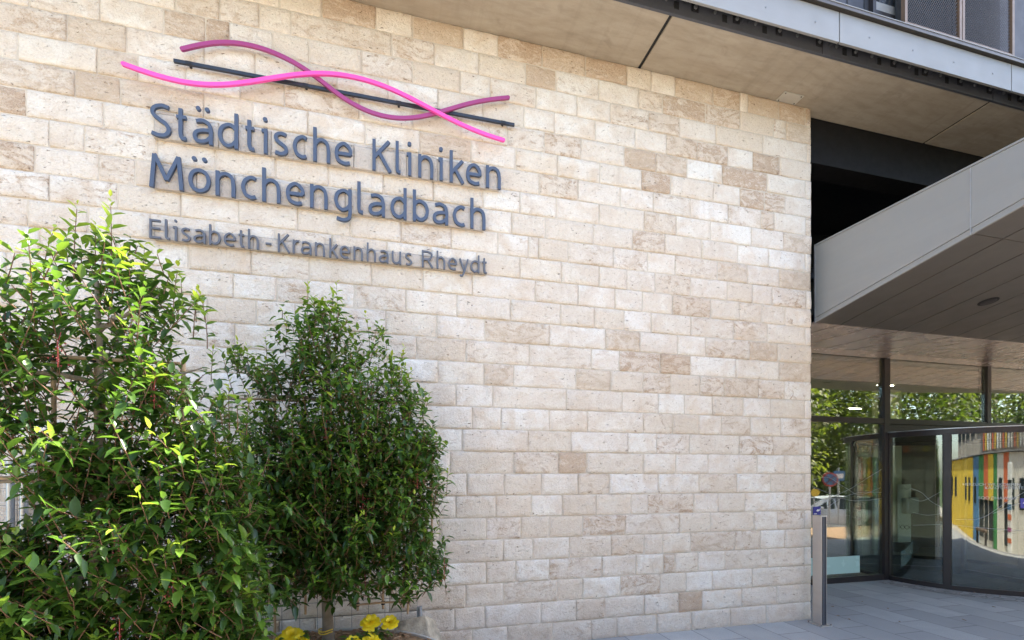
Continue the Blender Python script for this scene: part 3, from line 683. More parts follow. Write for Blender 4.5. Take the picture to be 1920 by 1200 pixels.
while xs_[-1] < XE: xs_.append(xs_[-1]+.4526)
def planks(name, ya, yb, fz, mat):
    m = MB()
    for a, b in zip(xs_[:-1], xs_[1:]):
        vs = [(x, y, fz(y)+d) for d in (0, .018) for y in (ya, yb) for x in (a+.008, b-.008)]
        m.add(vs, [(0,2,3,1),(4,5,7,6),(0,1,5,4),(2,6,7,3),(0,4,6,2),(1,3,7,5)])
    return m.build(name, mat, cn)
planks('soffit_boards', .055, YJ+.004, zs, M['soffit']); planks('soffit_boards', YJ-.004, YE+.03, zs, M['soffit'])
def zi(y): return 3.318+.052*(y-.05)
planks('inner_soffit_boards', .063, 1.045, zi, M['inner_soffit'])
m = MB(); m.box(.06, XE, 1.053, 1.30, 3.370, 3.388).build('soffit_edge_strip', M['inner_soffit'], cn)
MB().box(.06, XE, .07, 1.33, 3.41, 3.48).build('soffit_backing', M['void'], cn)
def downlight(x, y):
    a = MB(); z = zs(y); nrm = Vector((0, .174, 1)).normalized()
    c = Vector((x, y, z))
    q = thing('downlight', c, '', ''); q.parent = cn; q.location = c-ORG[cn.name]
    for k in ('label', 'category'):
        if k in q: del q[k]
    pts = [c-nrm*.006, c-nrm*.002]
    MB().tube(pts, .085, 28, True, False).build('lamp_ring', M['void'], q)
    MB().tube([c-nrm*.010, c-nrm*.0065], .066, 24, True, False).build('lamp_rim', M['frame'], q)
    MB().tube([c-nrm*.013, c-nrm*.0105], .054, 24, True, False).build('lamp_lens', M['inner_glass'] if False else M['frame'], q)
downlight(1.631, -.6494); downlight(3.9, -.65); downlight(1.631, -2.2)

# glazed front of the entrance
YG = 1.33
gf = thing('glazed_facade', (3.5, YG, 0), 'glazed entrance front with dark frames beside the stone wall', 'glass front')
def fr(x0, x1, z0, z1, nm, d=.05, y=YG): return MB().box(x0, x1, y-d, y+d, z0, z1).build(nm, M['frame'], gf, .002)
fr(.05, .11, 0, 3.42, 'jamb'); fr(2.735, 2.845, 0, 3.42, 'mullion', .055); fr(4.90, 4.985, 2.44, 3.42, 'mullion', .055); fr(7.15, 7.25, 0, 3.42, 'mullion')
fr(.112, 2.733, 2.375, 2.455, 'transom'); fr(2.847, 7.148, 2.375, 2.455, 'transom')
fr(.112, 2.733, 0, .085, 'sill_rail'); fr(2.847, 5.84, 2.245, 2.373, 'header_panel', .03)
fr(.112, 2.733, 3.385, 3.42, 'head_rail', .045)
for a, b, z0, z1 in ((.112, 2.733, .087, 2.373), (.112, 2.733, 2.457, 3.383), (2.847, 4.898, 2.457, 3.383), (4.987, 7.148, 2.457, 3.383)):
    MB().box(a, b, YG-.012, YG+.012, z0, z1).build('pane', M['glass'], gf)
MB().box(.012, .05, .045, 1.38, 0, 3.40).build('jamb_lining', M['frame'], gf)
MB().box(.3, 2.30, YG-.0165, YG-.0135, .13, .385).build('frosted_film', M['frosted'], gf)
m = MB()
def wave(pts, r=.0019):
    Q = spline([Vector(p) for p in pts], 8)
    m.tube([(q.x, YG-.016, q.y) for q in Q], r, 5)
wave([(1.45, 1.20), (1.75, 1.27), (2.1, 1.38), (2.45, 1.55), (2.72, 1.68)]); wave([(1.45, 1.42), (1.8, 1.30), (2.1, 1.22), (2.4, 1.21), (2.72, 1.24)])
wave([(1.7, 1.12), (1.95, 1.25), (2.3, 1.33), (2.72, 1.33)]); wave([(1.42, 1.52), (1.7, 1.56), (2.0, 1.42), (2.3, 1.30), (2.7, 1.40)])
m.build('wave_decal', M['decal'], gf)
stk = MB().box(1.44, 1.573, YG-.017, YG-.0135, 1.013, 1.132).build('sticker', M['sticker'], gf)
MB().add([(1.49, YG-.019, 1.07), (1.51, YG-.019, 1.095), (1.55, YG-.019, 1.09), (1.566, YG-.019, 1.118), (1.56, YG-.019, 1.08), (1.52, YG-.019, 1.06)], [(0,1,2,3,4,5)]).build('sticker_print', M['white'], stk)
MB().box(1.45, 1.50, YG-.019, YG-.0175, 1.022, 1.034).build('sticker_caption', M['white'], stk)

rd = thing('revolving_door', (DC[0], DC[1], 0), 'round glass revolving door with slim dark frame under the canopy', 'revolving door')
def ring(nm, r0, r1, z0, z1, a0, a1, mat='frame', n=48): return MB().arcwall(DC[0], DC[1], r0, r1, z0, z1, a0, a1, n).build(nm, M[mat], rd)
ring('base_ring', DR-.05, DR+.012, .0, .065, 178, 362); ring('base_ring', DR-.05, DR+.012, .0, .065, 2, 100)
ring('top_ring', DR-.06, DR+.02, 2.16, 2.235, 178, 362); ring('top_ring', DR-.06, DR+.02, 2.16, 2.235, 2, 178)
ring('top_trim', DR-.06, DR+.035, 2.237, 2.247, 178, 362, 'galv')
for a in (181, 208.6, 331, 359, 100, 150):
    c = (DC[0]+(DR-.02)*math.cos(math.radians(a)), DC[1]+(DR-.02)*math.sin(math.radians(a)), 1.11)
    MB().obox(c, (.07, .085, 2.10), math.radians(a)).build('door_post', M['frame'], rd, .003)
ring('curved_pane', DR-.018, DR-.006, .067, 2.158, 183.2, 206.6, 'drum_glass', 16); ring('curved_pane', DR-.018, DR-.006, .067, 2.158, 210.5, 329, 'drum_glass', 64)
ring('curved_pane', DR-.018, DR-.006, .067, 2.158, 102, 148, 'inner_glass', 24); ring('curved_pane', DR-.018, DR-.006, .067, 2.158, 152, 178, 'inner_glass', 16)
n = 48; poly = [(DC[0]+(DR-.065)*math.cos(2*PI*i/n), DC[1]+(DR-.065)*math.sin(2*PI*i/n)) for i in range(n)]
MB().prism(poly, 2.165, 2.232).build('door_roof', M['frame'], rd)
MB().prism([(DC[0]+(DR-.055)*math.cos(2*PI*i/n), DC[1]+(DR-.055)*math.sin(2*PI*i/n)) for i in range(n)], -.001, .010).build('floor_mat', M['door_mat'], rd)
MB().tube([(*DC, .011), (*DC, 2.164)], .07, 20).build('centre_column', M['frame'], rd)
for a in (28, 148, 268):
    ca, sa = math.cos(math.radians(a)), math.sin(math.radians(a))
    def at(r, z): return (DC[0]+r*ca, DC[1]+r*sa, z)
    w_ = MB()
    for r in (.10, 1.36): w_.bar(at(r, .03), at(r, 2.14), .045, .045)
    for z in (.07, 2.11): w_.bar(at(.125, z), at(1.335, z), .045, .06)
    wf_ = w_.build('door_wing', M['frame'], rd)
    MB().bar(at(.125, 1.09), at(1.335, 1.09), .008, 1.96).build('wing_pane', M['inner_glass'], wf_)
# welcome words and waves printed on the drum
def drum_text(body, ang, z, h):
    cu = bpy.data.curves.new('words', 'FONT'); cu.body = body; cu.size = h*1.38
    o = bpy.data.objects.new('words', cu); COL.objects.link(o); bpy.context.view_layer.update()
    me = bpy.data.meshes.new_from_object(o.evaluated_get(bpy.context.evaluated_depsgraph_get()))
    R_ = DR-.0035
    vs = []
    for v in me.vertices:
        a = math.radians(ang)+v.co.x/R_
        vs.append((DC[0]+R_*math.cos(a), DC[1]+R_*math.sin(a), z+v.co.y))
    mb_ = MB().add(vs, [list(p.vertices) for p in me.polygons])
    bpy.data.objects.remove(o); bpy.data.curves.remove(cu); bpy.data.meshes.remove(me)
    mb_.build('welcome_words', M['decal'], rd, recalc=False)
for b_, a_, z_, h_ in (('HERZLICH WILLKOMMEN', 214.6, 1.452, .036), ('ΚΑΛΩΣ ΗΡΘΑΤΕ', 223.0, 1.408, .036), ('SOO DHAWAW', 220.6, 1.270, .038), ('WELCOME', 238.3, 1.43, .045)):
    drum_text(b_, a_, z_, h_)
m = MB()
def dwave(P, r=.0019):
    Q = spline([Vector(p) for p in P], 10); R_ = DR+.001
    m.tube([(DC[0]+R_*math.cos(math.radians(q.x)), DC[1]+R_*math.sin(math.radians(q.x)), q.y) for q in Q], r, 5)
dwave([(193, 1.40), (198, 1.34), (202, 1.22), (206, 1.15)]); dwave([(193, 1.25), (198, 1.22), (203, 1.30), (206, 1.36)]); dwave([(194, 1.05), (200, 1.02), (206, 1.05)]); dwave([(194, .86), (200, .88), (206, .90)])
dwave([(212, .98), (222, 1.02), (232, 1.25), (244, 1.45), (256, 1.40)]); dwave([(212, .90), (224, .88), (238, .86), (256, .84)]); dwave([(226, 1.08), (236, 1.22), (248, 1.28), (258, 1.22)])
m.build('wave_decal', M['decal'], rd)
st2 = MB()
vs = []
for a in (236.5, 238.5, 241): 
    for z in (1.16, 1.29): vs.append((DC[0]+(DR+.003)*math.cos(math.radians(a)), DC[1]+(DR+.003)*math.sin(math.radians(a)), z))
st2.add(vs, [(0,2,3,1), (2,4,5,3)]); s2 = st2.build('sticker', M['sticker'], rd)
vs = [(DC[0]+(DR+.006)*math.cos(math.radians(a)), DC[1]+(DR+.006)*math.sin(math.radians(a)), z) for a, z in ((237.3, 1.225), (238.2, 1.25), (239.6, 1.245), (240.3, 1.275), (240.1, 1.235), (238.6, 1.215))]
MB().add(vs, [(0,1,2,3,4,5)]).build('sticker_print', M['white'], s2)

# the lobby behind the glass
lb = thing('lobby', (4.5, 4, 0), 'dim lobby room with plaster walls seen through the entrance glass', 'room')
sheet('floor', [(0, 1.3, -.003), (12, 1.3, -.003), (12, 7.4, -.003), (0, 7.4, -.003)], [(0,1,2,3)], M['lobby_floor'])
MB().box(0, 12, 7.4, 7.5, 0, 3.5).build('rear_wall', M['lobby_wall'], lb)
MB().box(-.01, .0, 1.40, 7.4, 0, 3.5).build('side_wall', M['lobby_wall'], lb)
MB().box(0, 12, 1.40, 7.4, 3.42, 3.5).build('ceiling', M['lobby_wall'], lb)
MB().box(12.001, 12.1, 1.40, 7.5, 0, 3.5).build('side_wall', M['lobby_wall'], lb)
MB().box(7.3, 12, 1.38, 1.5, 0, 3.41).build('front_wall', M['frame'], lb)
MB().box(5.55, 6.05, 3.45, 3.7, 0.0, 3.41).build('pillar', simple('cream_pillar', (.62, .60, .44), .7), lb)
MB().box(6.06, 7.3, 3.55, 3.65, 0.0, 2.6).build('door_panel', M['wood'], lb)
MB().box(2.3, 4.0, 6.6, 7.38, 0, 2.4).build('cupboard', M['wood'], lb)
for x, y in ((5.0, 3.1), (3.4, 5.6), (7.6, 5.9)):
    q = MB().box(x, x+.36, y, y+.06, 3.404, 3.418).build('ceiling_lamp', M['lamp'], lb)
sd = thing('sanitizer_stand', (5.9, 3.2, 0), 'white hand sanitizer stand with grey dispenser seen through the revolving door', 'stand')
sx0, sx1 = 5.60, 5.95
MB().box(sx0, sx1, 3.19, 3.21, .20, 1.40).build('panel', M['white'], sd, .002)
MB().box(sx0, sx1, 3.05, 3.30, .0, .198).build('stand_base', M['wood'], sd, .004)
dp = MB().box(sx0+.07, sx1+.06, 3.07, 3.188, .80, 1.13).build('dispenser', M['grey_plastic'], sd, .03, 3)
m = MB()
for P in ([(sx0+.03, .50), (sx0+.12, .56), (sx0+.22, .47), (sx1-.02, .53)], [(sx0+.03, .55), (sx0+.12, .47), (sx0+.22, .55), (sx1-.02, .48)]):
    m.tube([(q.x, 3.187, q.y) for q in spline([Vector(p) for p in P], 8)], .005, 5)
m.tube([(q.x, 3.187, q.y) for q in spline([Vector(p) for p in [(sx0+.08, 1.30), (sx0+.15, 1.33), (sx0+.22, 1.29), (sx1-.06, 1.32)]], 8)], .004, 5)
m.build('wave_print', M['frame'], sd)

# bollard
bo = thing('bollard', (-.075, -.185, 0), 'square brushed steel post standing at the stone wall corner', 'post')
MB().box(-.114, -.040, -.238, -.130, .010, 1.165).build('post', M['brushed'], bo, .003)
MB().box(-.102, -.052, -.2425, -.2385, .012, 1.155).build('front_strip', M['anthracite'], bo)
MB().box(-.100, -.082, -.2465, -.2430, .012, 1.155).build('strip_rib', M['steel_dark'], bo)
MB().box(-.150, -.005, -.275, -.095, .001, .009).build('base_plate', M['brushed'], bo, .001)
for x in (-.14, -.016):
    for y in (-.264, -.106): MB().tube([(x, y, .009), (x, y, .024)], .008, 6).build('bolt', M['bolt'], bo)

# ---------------------------------------------------------------- planting bed
def stadium(r, n=28, cx0=-7.6, cx1=-5.0, cy=-1.3):
    P = []
    for i in range(n+1):
        a = -PI/2+PI*i/n; P.append((cx1+r*math.cos(a), cy+r*math.sin(a)))
    for i in range(n+1):
        a = PI/2+PI*i/n; P.append((cx0+r*math.cos(a), cy+r*math.sin(a)))
    return P
pb = thing('planting_bed', (-6.3, -1.3, 0), 'raised bed with rounded steel edging holding the two clipped laurels', 'planter')
o_, i_ = stadium(.955), stadium(.935); n = len(o_)
vs = [(x, y, z) for P, z in ((o_, 0), (o_, .40), (i_, .40), (i_, 0)) for x, y in P]
MB().add(vs, [(k*n+i, k*n+(i+1) % n, (k+1)*n+(i+1) % n, (k+1)*n+i) for k in range(3) for i in range(n)]).build('steel_edging', M['edging'], pb)
s_ = stadium(.934)
MB().add([(x, y, .385) for x, y in s_], [tuple(range(len(s_)))]).build('soil', M['soil'], pb)
rnd = random.Random(5)
m = MB()
for _ in range(1500):
    x = rnd.uniform(-6.3, -4.1); y = rnd.uniform(-2.2, -.38)
    if (x+5.0 > 0 and (x+5)**2+(y+1.3)**2 > .84) or abs(y+1.3) > .92: continue
    Mx = Matrix.Rotation(rnd.uniform(0, 6.3), 3, 'Z') @ Matrix.Rotation(rnd.uniform(-.7, .7), 3, 'X')
    m.obox((x, y, .392+rnd.random()*.014), (rnd.uniform(.02, .06), rnd.uniform(.008, .022), .006), M=Mx)
tag(m.build('bark_mulch', M['chip'], recalc=False), 'brown bark chips covering the planting bed soil', 'mulch', kind='stuff')

def inside(P, x, y):
    c = False; j = len(P)-1
    for i in range(len(P)):
        xi, yi = P[i]; xj, yj = P[j]
        if (yi > y) != (yj > y) and x < (xj-xi)*(y-yi)/(yj-yi)+xi: c = not c
        j = i
    return c
LEAF_T = (0, .30, .66, 1); LEAF_W = (.10, .96, .78, .0)
def leaf(mb, p, d, up, L, W, droop, col):
    """one folded, drooping leaf from p along d"""
    d = d.normalized(); s = d.cross(up)
    if s.length < 1e-3: s = d.orthogonal()
    s.normalize(); nrm = s.cross(d).normalized()
    vs = []
    for t, wv in zip(LEAF_T, LEAF_W):
        c = p+d*(L*t*(1-.25*droop*t))-Vector((0,0,1))*(droop*L*.55*t*t)
        h = W*.5*wv
        if wv in (.10, .0) : vs.append(c)
        else: vs += [c+s*h+nrm*h*.42, c-nrm*h*.05, c-s*h+nrm*h*.42]
    mb.add(vs, [(0,2,1), (0,3,2), (1,2,5,4), (2,3,6,5), (4,5,7), (5,6,7)], True)
    mb.attr += [col]*8
def shoot(mb, tw, p, d, L, leafL, rnd, young, poly, hole=None, sp=.021, y0=None):
    d = d.normalized(); ax = d.orthogonal().normalized(); bx = d.cross(ax)
    n = max(5, int(L/sp)); az = rnd.random()*6.28; pts = []
    tol = rnd.choice((-.06, -.045, -.03, -.01, .02, .06)); mx_, mz_ = sum(a for a, b in poly)/len(poly), sum(b for a, b in poly)/len(poly)
    bend = Vector((rnd.gauss(0, .12), rnd.gauss(0, .12), .12))
    for i in range(n+1):
        t = i/n; q = p+d*(L*t)+bend*(L*t*t*.6)
        k_ = 1 if y0 is None else 1/math.sqrt(max(.2, 1-((q.y-y0)/.50)**2))      # the crown rounds off towards front and back
        ux = mx_+(q.x-mx_)*k_; uz = mz_+(q.z-mz_)*(k_ if q.z > mz_ else 1)
        if not inside(poly, ux+(tol if q.x < mx_ else -tol), uz-max(0, tol)*(1 if q.z > mz_ else -.3)): break
        pts.append(q)
        if t < .08: continue
        if hole and inside(hole, q.x, q.z): break
        az += 2.4+rnd.gauss(0, .25)
        el = .05+.85*t**2+rnd.gauss(0, .22)
        r = ax*math.cos(az)+bx*math.sin(az)
        dd = r*math.cos(el)+d*math.sin(el)+Vector((0,0,.12))
        LL = leafL*rnd.uniform(.6, 1.12)*(1-.45*max(0, t-.72)/.28)
        age = max(0, min(1, young*(t-.30)*1.45+rnd.gauss(0, .05)))
        leaf(mb, q, dd, Vector((0,0,1)), LL, LL*rnd.uniform(.33, .43), rnd.uniform(.05, .55), (age, rnd.random(), rnd.random(), 1))
    if len(pts) > 3: tw.tube(pts[:-1:2], [.0030*(1-.6*i/len(pts[:-1:2])) for i in range(len(pts[:-1:2]))], 4, False)
def laurel(label, poly, y0, thick, base, top_z, r0, nsh, leafL, spires, seed, hole=None, branches=(), young_z=9):
    rnd = random.Random(seed)
    t = thing('laurel_tree', base, label, 'tree', 'espalier laurels in front of the stone wall')
    b = Vector(base); pts = []; rs = []
    for i in range(14):
        f = i/13; pts.append(b+Vector((.018*math.sin(f*7+seed), .015*math.cos(f*5), f*(top_z-b.z)))); rs.append(r0*(1.25 if i == 0 else 1)*(1-.72*f))
    trunk = MB().tube(pts, rs, 12).build('trunk', M['bark'], t)
    for z, dx, rise in branches:
        q = MB(); P = []; k = 8
        for i in range(k+1):
            f = i/k; P.append(b+Vector((dx*f, rnd.gauss(0, .012)+(-.05*math.sin(f*3)), z-b.z+rise*f**1.5+.015*math.sin(f*6))))
        q.tube(P, [r0*.42*(1-.75*i/k) for i in range(k+1)], 8); q.build('branch', M['bark'], t)
    lf = MB(); lf.attr = []; tw = MB()
    xs = [p[0] for p in poly]; zs_ = [p[1] for p in poly]
    cx = (min(xs)+max(xs))/2
    k = 0; tries = 0; centres = []
    while len(centres) < nsh//5:
        x = rnd.uniform(min(xs), max(xs)); z = rnd.uniform(min(zs_)-.05, max(zs_))
        if len(centres) % 5 < 2 and z > (min(zs_)+max(zs_))/2: continue
        if inside(poly, x, z) and not (hole and inside(hole, x, z)): centres.append((x, y0+max(-thick, min(thick, rnd.gauss(0, thick*.6))), z, rnd.uniform(.6, 1.3)))
    while k < nsh and tries < nsh*30:
        tries += 1
        bx_, by_, bz_, sp_ = rnd.choice(centres)
        x = bx_+rnd.gauss(0, .085)*sp_; z = bz_+rnd.gauss(0, .095)*sp_; yy = by_+rnd.gauss(0, .05)*sp_
        if not inside(poly, x, z): continue
        d = Vector((rnd.gauss(.35*(x-cx)+2.2*(x-bx_), .36), rnd.gauss(.5*(yy-y0)/thick-.18, .38), rnd.uniform(.45, 1.15)))
        L = rnd.uniform(.16, .34)
        e = Vector((x, yy, z))+d.normalized()*L
        edge = not inside(poly, e.x+.02, e.z+.07)
        yg = rnd.uniform(.6, 1.0) if (edge and z > young_z) else (rnd.uniform(.35, .9) if rnd.random() < .30 else rnd.uniform(0, .3))
        if not inside(poly, e.x, e.z): L *= .72
        shoot(lf, tw, Vector((x, yy, z)), d, L, leafL, rnd, yg, poly, hole, y0=y0); k += 1
    for x, z, L in spires:
        p = Vector((x+rnd.gauss(0, .015), y0+rnd.gauss(0, thick*.12), z-L))
        big = [(x-.2, z-L-.1), (x+.2, z-L-.1), (x+.2, z+.2), (x-.2, z+.2)]
        shoot(lf, tw, p, Vector((rnd.gauss(0, .05), rnd.gauss(0, .05), 1)), L, leafL*.9, rnd, 1.0, big, None, .019)
    lf.attr += [(0, .5, .5, 1)]*len(tw.v); nl = len(lf.f); lf.add(tw.v, tw.f, True)
    cr = lf.build('crown', [M['leaf'], M['twig']], t, recalc=False)
    cr.data.polygons.foreach_set('material_index', [0]*nl+[1]*(len(lf.f)-nl))
    n = 0
    while n < 9:
        x = rnd.uniform(min(xs), max(xs)); z = rnd.uniform(min(zs_), max(zs_)-.6)
        if not inside(poly, x, z) or (hole and inside(hole, x, z)): continue
        n += 1; q = MB(); c = Vector((x, y0-thick*rnd.uniform(.75, 1.1), z))
        for i in range(14):
            p = c+Vector((rnd.gauss(0, .016), rnd.gauss(0, .016), -.008*i+rnd.gauss(0, .006)))
            ico = [(0,0,1), (.9,0,0), (0,.9,0), (-.9,0,0), (0,-.9,0), (0,0,-1)]
            r = rnd.uniform(.004, .0062)
            q.add([p+Vector(v)*r for v in ico], [(0,1,2),(0,2,3),(0,3,4),(0,4,1),(5,2,1),(5,3,2),(5,4,3),(5,1,4)], True)
        q.tube([c+Vector((0, .02, .05)), c, c-Vector((0, 0, .11))], .002, 4); q.build('berry_cluster', M['berry'], t, recalc=False)
    return t
PL = [(-6.75,.45),(-6.75,2.24),(-6.41,2.33),(-6.29,2.37),(-6.22,2.45),(-6.16,2.57),(-6.11,2.74),(-5.99,2.80),(-5.91,2.75),(-5.83,2.82),(-5.75,2.77),(-5.72,2.67),(-5.61,2.65),(-5.56,2.57),(-5.53,2.59),(-5.42,2.44),(-5.48,2.35),(-5.51,2.24),(-5.56,2.12),(-5.40,2.06),(-5.27,2.00),(-5.20,1.87),(-5.18,1.70),(-5.18,1.43),(-5.13,1.15),(-5.11,.92),(-5.17,.45)]
PR = [(-5.08,2.86),(-4.99,2.80),(-4.87,2.87),(-4.80,2.69),(-4.63,2.68),(-4.54,2.60),(-4.44,2.46),(-4.37,2.37),(-4.35,2.25),(-4.27,2.17),(-4.28,1.98),(-4.16,1.84),(-4.17,1.68),(-4.09,1.61),(-4.15,1.44),(-4.17,1.28),(-4.14,1.09),(-4.08,.85),(-4.24,.68),(-4.32,.61),(-4.49,.64),(-4.67,.69),(-4.81,.66),(-5.13,.68),(-5.33,.62),(-5.43,.67),(-5.52,1.21),(-5.56,1.56),(-5.52,1.92),(-5.57,2.15),(-5.66,2.30),(-5.71,2.42),(-5.57,2.48),(-5.43,2.42),(-5.34,2.32),(-5.30,2.33),(-5.23,2.43),(-5.31,2.55),(-5.20,2.68),(-5.14,2.79)]
HOLE = [(-6.85,1.30),(-6.85,1.62),(-6.22,1.60),(-6.13,1.53),(-6.11,1.42),(-6.18,1.34),(-6.4,1.34)]
laurel('glossy clipped laurel nearest the camera, its lower leaves filling the bottom left corner', PL, -1.516, .24, (-5.896, -1.516, .35), 2.55, .034, 1950, .096,
       [(-5.99,2.885,.34),(-5.83,2.925,.36),(-6.11,2.78,.30),(-6.22,2.50,.26),(-5.56,2.66,.28),(-5.42,2.50,.26),(-5.72,2.72,.26),(-6.33,2.42,.25),(-5.9,2.80,.3),(-5.5,2.56,.25),(-5.22,2.03,.22),(-5.33,2.06,.22)],
       3, HOLE, [(2.05, .45, .1), (2.05, -.55, .08), (1.55, .62, .05), (1.55, -.6, .05), (1.1, .66, .05), (1.1, -.6, .03), (2.3, .25, .2)], 2.0)
laurel('dark laurel with a pointed crown further right, yellow tape round its trunk', PR, -.70, .26, (-4.965, -.66, .35), 2.6, .040, 2250, .088,
       [(-5.08,2.935,.34),(-4.87,2.945,.34),(-4.66,2.74,.28),(-5.22,2.68,.26),(-4.45,2.52,.25),(-5.33,2.55,.25),(-5.66,2.44,.22),(-5.56,2.50,.22),(-4.28,2.22,.22),(-4.10,1.64,.2),(-4.08,.90,.2),(-4.98,2.80,.3),(-5.45,2.46,.2)],
       8, None, [(2.12, .62, .05), (2.12, -.45, .06), (1.65, .68, .05), (1.65, -.5, .04), (1.2, .68, .03), (1.2, -.5, .03), (.8, .6, .03), (.8, -.4, .02)], 2.1)
# yellow tape on the right trunk: a thing tied round it
m = MB()
for z in (.475, .492): m.tube([(-4.965+.046*math.cos(a*PI/8), -.66+.046*math.sin(a*PI/8), z+.004*math.sin(a)) for a in range(17)], .005, 5)
tag(m.build('tree_tape', M['yellow_tie']), 'yellow tape wound twice round the right laurel trunk', 'tape')

def trellis(label, y, sticks, rails, r=.011):
    t = thing('cane_frame', (sticks[0][0], y, .35), label, 'trellis', 'cane frames behind the laurels')
    for x, z0, z1 in sticks: MB().tube([(x, y, z0), (x+.004, y, (z0+z1)/2), (x, y, z1)], r, 8).build('cane', M['bamboo'], t)
    for x0, x1, z in rails:
        MB().tube([(x0, y-.022, z), ((x0+x1)/2, y-.022, z+.006), (x1, y-.022, z)], r*.85, 8).build('cane', M['bamboo'], t)
        for x, a, b in sticks:
            if x0 <= x <= x1 and a <= z <= b:
                MB().tube([(x, y-.011, z-.012), (x, y-.011, z+.012)], r*1.6, 8).build('tie', M['tie'], t)
    return t
tr = trellis('bamboo cane frame tied behind the nearer laurel', -1.46, [(-6.111, .36, 2.2), (-5.935, .36, 2.2), (-5.553, .36, 2.19)], [(-6.7, -5.56, 2.17), (-6.7, -5.4, 1.58), (-6.7, -5.4, 1.08)])
MB().tube([(-6.111, -1.44, 1.56), (-6.30, -1.38, 1.0), (-6.42, -1.34, .4)], .012, 8).build('cane', M['bamboo'], tr)
MB().tube([(-6.111, -1.46, 1.552), (-6.111, -1.46, 1.576)], .02, 8).build('tie', M['tie'], tr)
trellis('bamboo cane frame tied behind the right laurel with the yellow tape', -.62, [(-5.60, .6, 1.95), (-5.307, .36, 2.15), (-5.107, .6, 2.15), (-4.749, .6, 2.15), (-4.57, .6, 2.13), (-4.421, .6, 2.0), (-4.39, .55, .80), (-4.213, .9, 1.72)], [(-5.62, -5.1, 2.12), (-4.8, -4.4, 2.135), (-5.5, -4.2, 1.5), (-4.80, -4.37, .648)], .009)

wm = thing('wire_fence', (-5.7, -.1, 0), 'thin wire mesh on galvanised posts close to the stone wall behind the trees', 'fence')
for x in (-7.155, -7.077, -4.276): MB().tube([(x, -.1, 0), (x, -.1, 1.70 if x < -5 else .46)], .024, 12).build('post', M['galv'], wm)
m = MB()
for k in range(24):
    x = -7.4+k*.135
    m.tube([(x, -.08, .25), (x, -.08, 1.70 if x < -5 else 1.2)], .0022, 4, False)
for z in [.30+.12*i for i in range(12)]: m.tube([(-7.4, -.083, z), (-4.28 if z < 1.2 else -5.0, -.083, z)], .0022, 4, False)
m.build('wire_mesh', M['wire'], wm, recalc=False)

# boulder: a rough faceted field stone
bm = bmesh.new(); bmesh.ops.create_icosphere(bm, subdivisions=4, radius=1)
for v in bm.verts:
    p = v.co.copy(); f = 1+.28*noise.noise(p*1.1+Vector((3,1,7)))+.16*noise.noise(p*2.6)+.07*noise.noise(p*7)+.03*noise.noise(p*17)
    for nrm, dd in ((Vector((.6,-.6,.5)), .70), (Vector((-.7,-.5,.55)), .74), (Vector((.2,.3,.95)), .82), (Vector((.95,-.1,.1)), .8)):
        nrm = nrm.normalized(); h = p.dot(nrm)*f
        if h > dd: p = p-nrm*(h-dd)*.85
    v.co = Vector((p.x*f*.235, p.y*f*.17, p.z*f*.29+.21))
me = bpy.data.meshes.new('boulder'); bm.to_mesh(me); bm.free(); me.materials.append(M['rock'])
bo_ = bpy.data.objects.new('boulder', me); COL.objects.link(bo_); bo_.location = (-4.285, -.47, 0); bo_.rotation_euler = (0, 0, .6)
tag(bo_, 'brown grey rough boulder leaning by the stone wall foot', 'rock')

# yellow begonias
def begonia(loc, label, heads, seed):
    rnd = random.Random(seed); t = thing('begonia', loc, label, 'flower', 'yellow begonias in the planting bed')
    lf = MB(); lf.attr = []; L = Vector(loc)
    for _ in range(46):
        a = rnd.random()*6.28; r = rnd.uniform(.0, .09)
        p = L+Vector((r*math.cos(a), r*math.sin(a), rnd.uniform(.02, .13)))
        leaf(lf, p, Vector((math.cos(a), math.sin(a), rnd.uniform(-.1, .6))), Vector((0,0,1)), rnd.uniform(.05, .085), rnd.uniform(.035, .055), .5, (rnd.uniform(0, .4), rnd.random(), rnd.random(), 1))
    lf.build('foliage', M['leaf_low'], t, recalc=False)
    for hx, hy, hz, R_ in heads:
        c = L+Vector((hx, hy, hz)); q = MB()
        for ringi, (nn, rr, el) in enumerate(((9, 1.0, -.05), (8, .85, .45), (7, .62, .85), (5, .38, 1.2))):
            for i in range(nn):
                a = 6.283*(i+.5*(ringi % 2))/nn+rnd.gauss(0, .12); u = Vector((math.cos(a), math.sin(a), 0)); s = Vector((-u.y, u.x, 0))
                tilt = Matrix.Rotation(rnd.gauss(.5, .1), 3, 'X')
                ee = el+rnd.gauss(0, .1); d = u*math.cos(ee)+Vector((0,0,1))*math.sin(ee); nn_ = s.cross(d)
                ln = R_*rr; wd = R_*rr*.62
                loc_ = [Vector((0,0,0)), d*ln*.45+s*wd*.55, d*ln*.5-nn_*ln*.06, d*ln*.45-s*wd*.55, d*ln*.9+s*wd*.45+nn_*ln*.10, d*ln*1.02+nn_*ln*.04, d*ln*.9-s*wd*.45+nn_*ln*.10]
                q.add([c+tilt@v for v in loc_], [(0,1,2), (0,2,3), (1,4,5,2), (2,5,6,3)], True)
        q.build('flower_head', M['petal'], t, recalc=False)
    return t
begonia((-5.16, -.80, .39), 'yellow begonia in bloom left of the right laurel trunk', [(0, 0, .12, .085), (.055, -.05, .10, .065), (-.055, .0, .09, .06)], 1)
begonia((-4.62, -.80, .39), 'pair of yellow begonia blooms standing tall near the boulder', [(-.03, 0, .17, .075), (.10, .02, .155, .066)], 2)
begonia((-4.73, -.92, .38), 'low yellow begonia with small blooms in front of the taller pair', [(-.03, 0, .10, .052), (.085, .0, .09, .07)], 3)
gm = MB(); gm.attr = []; rnd = random.Random(9)
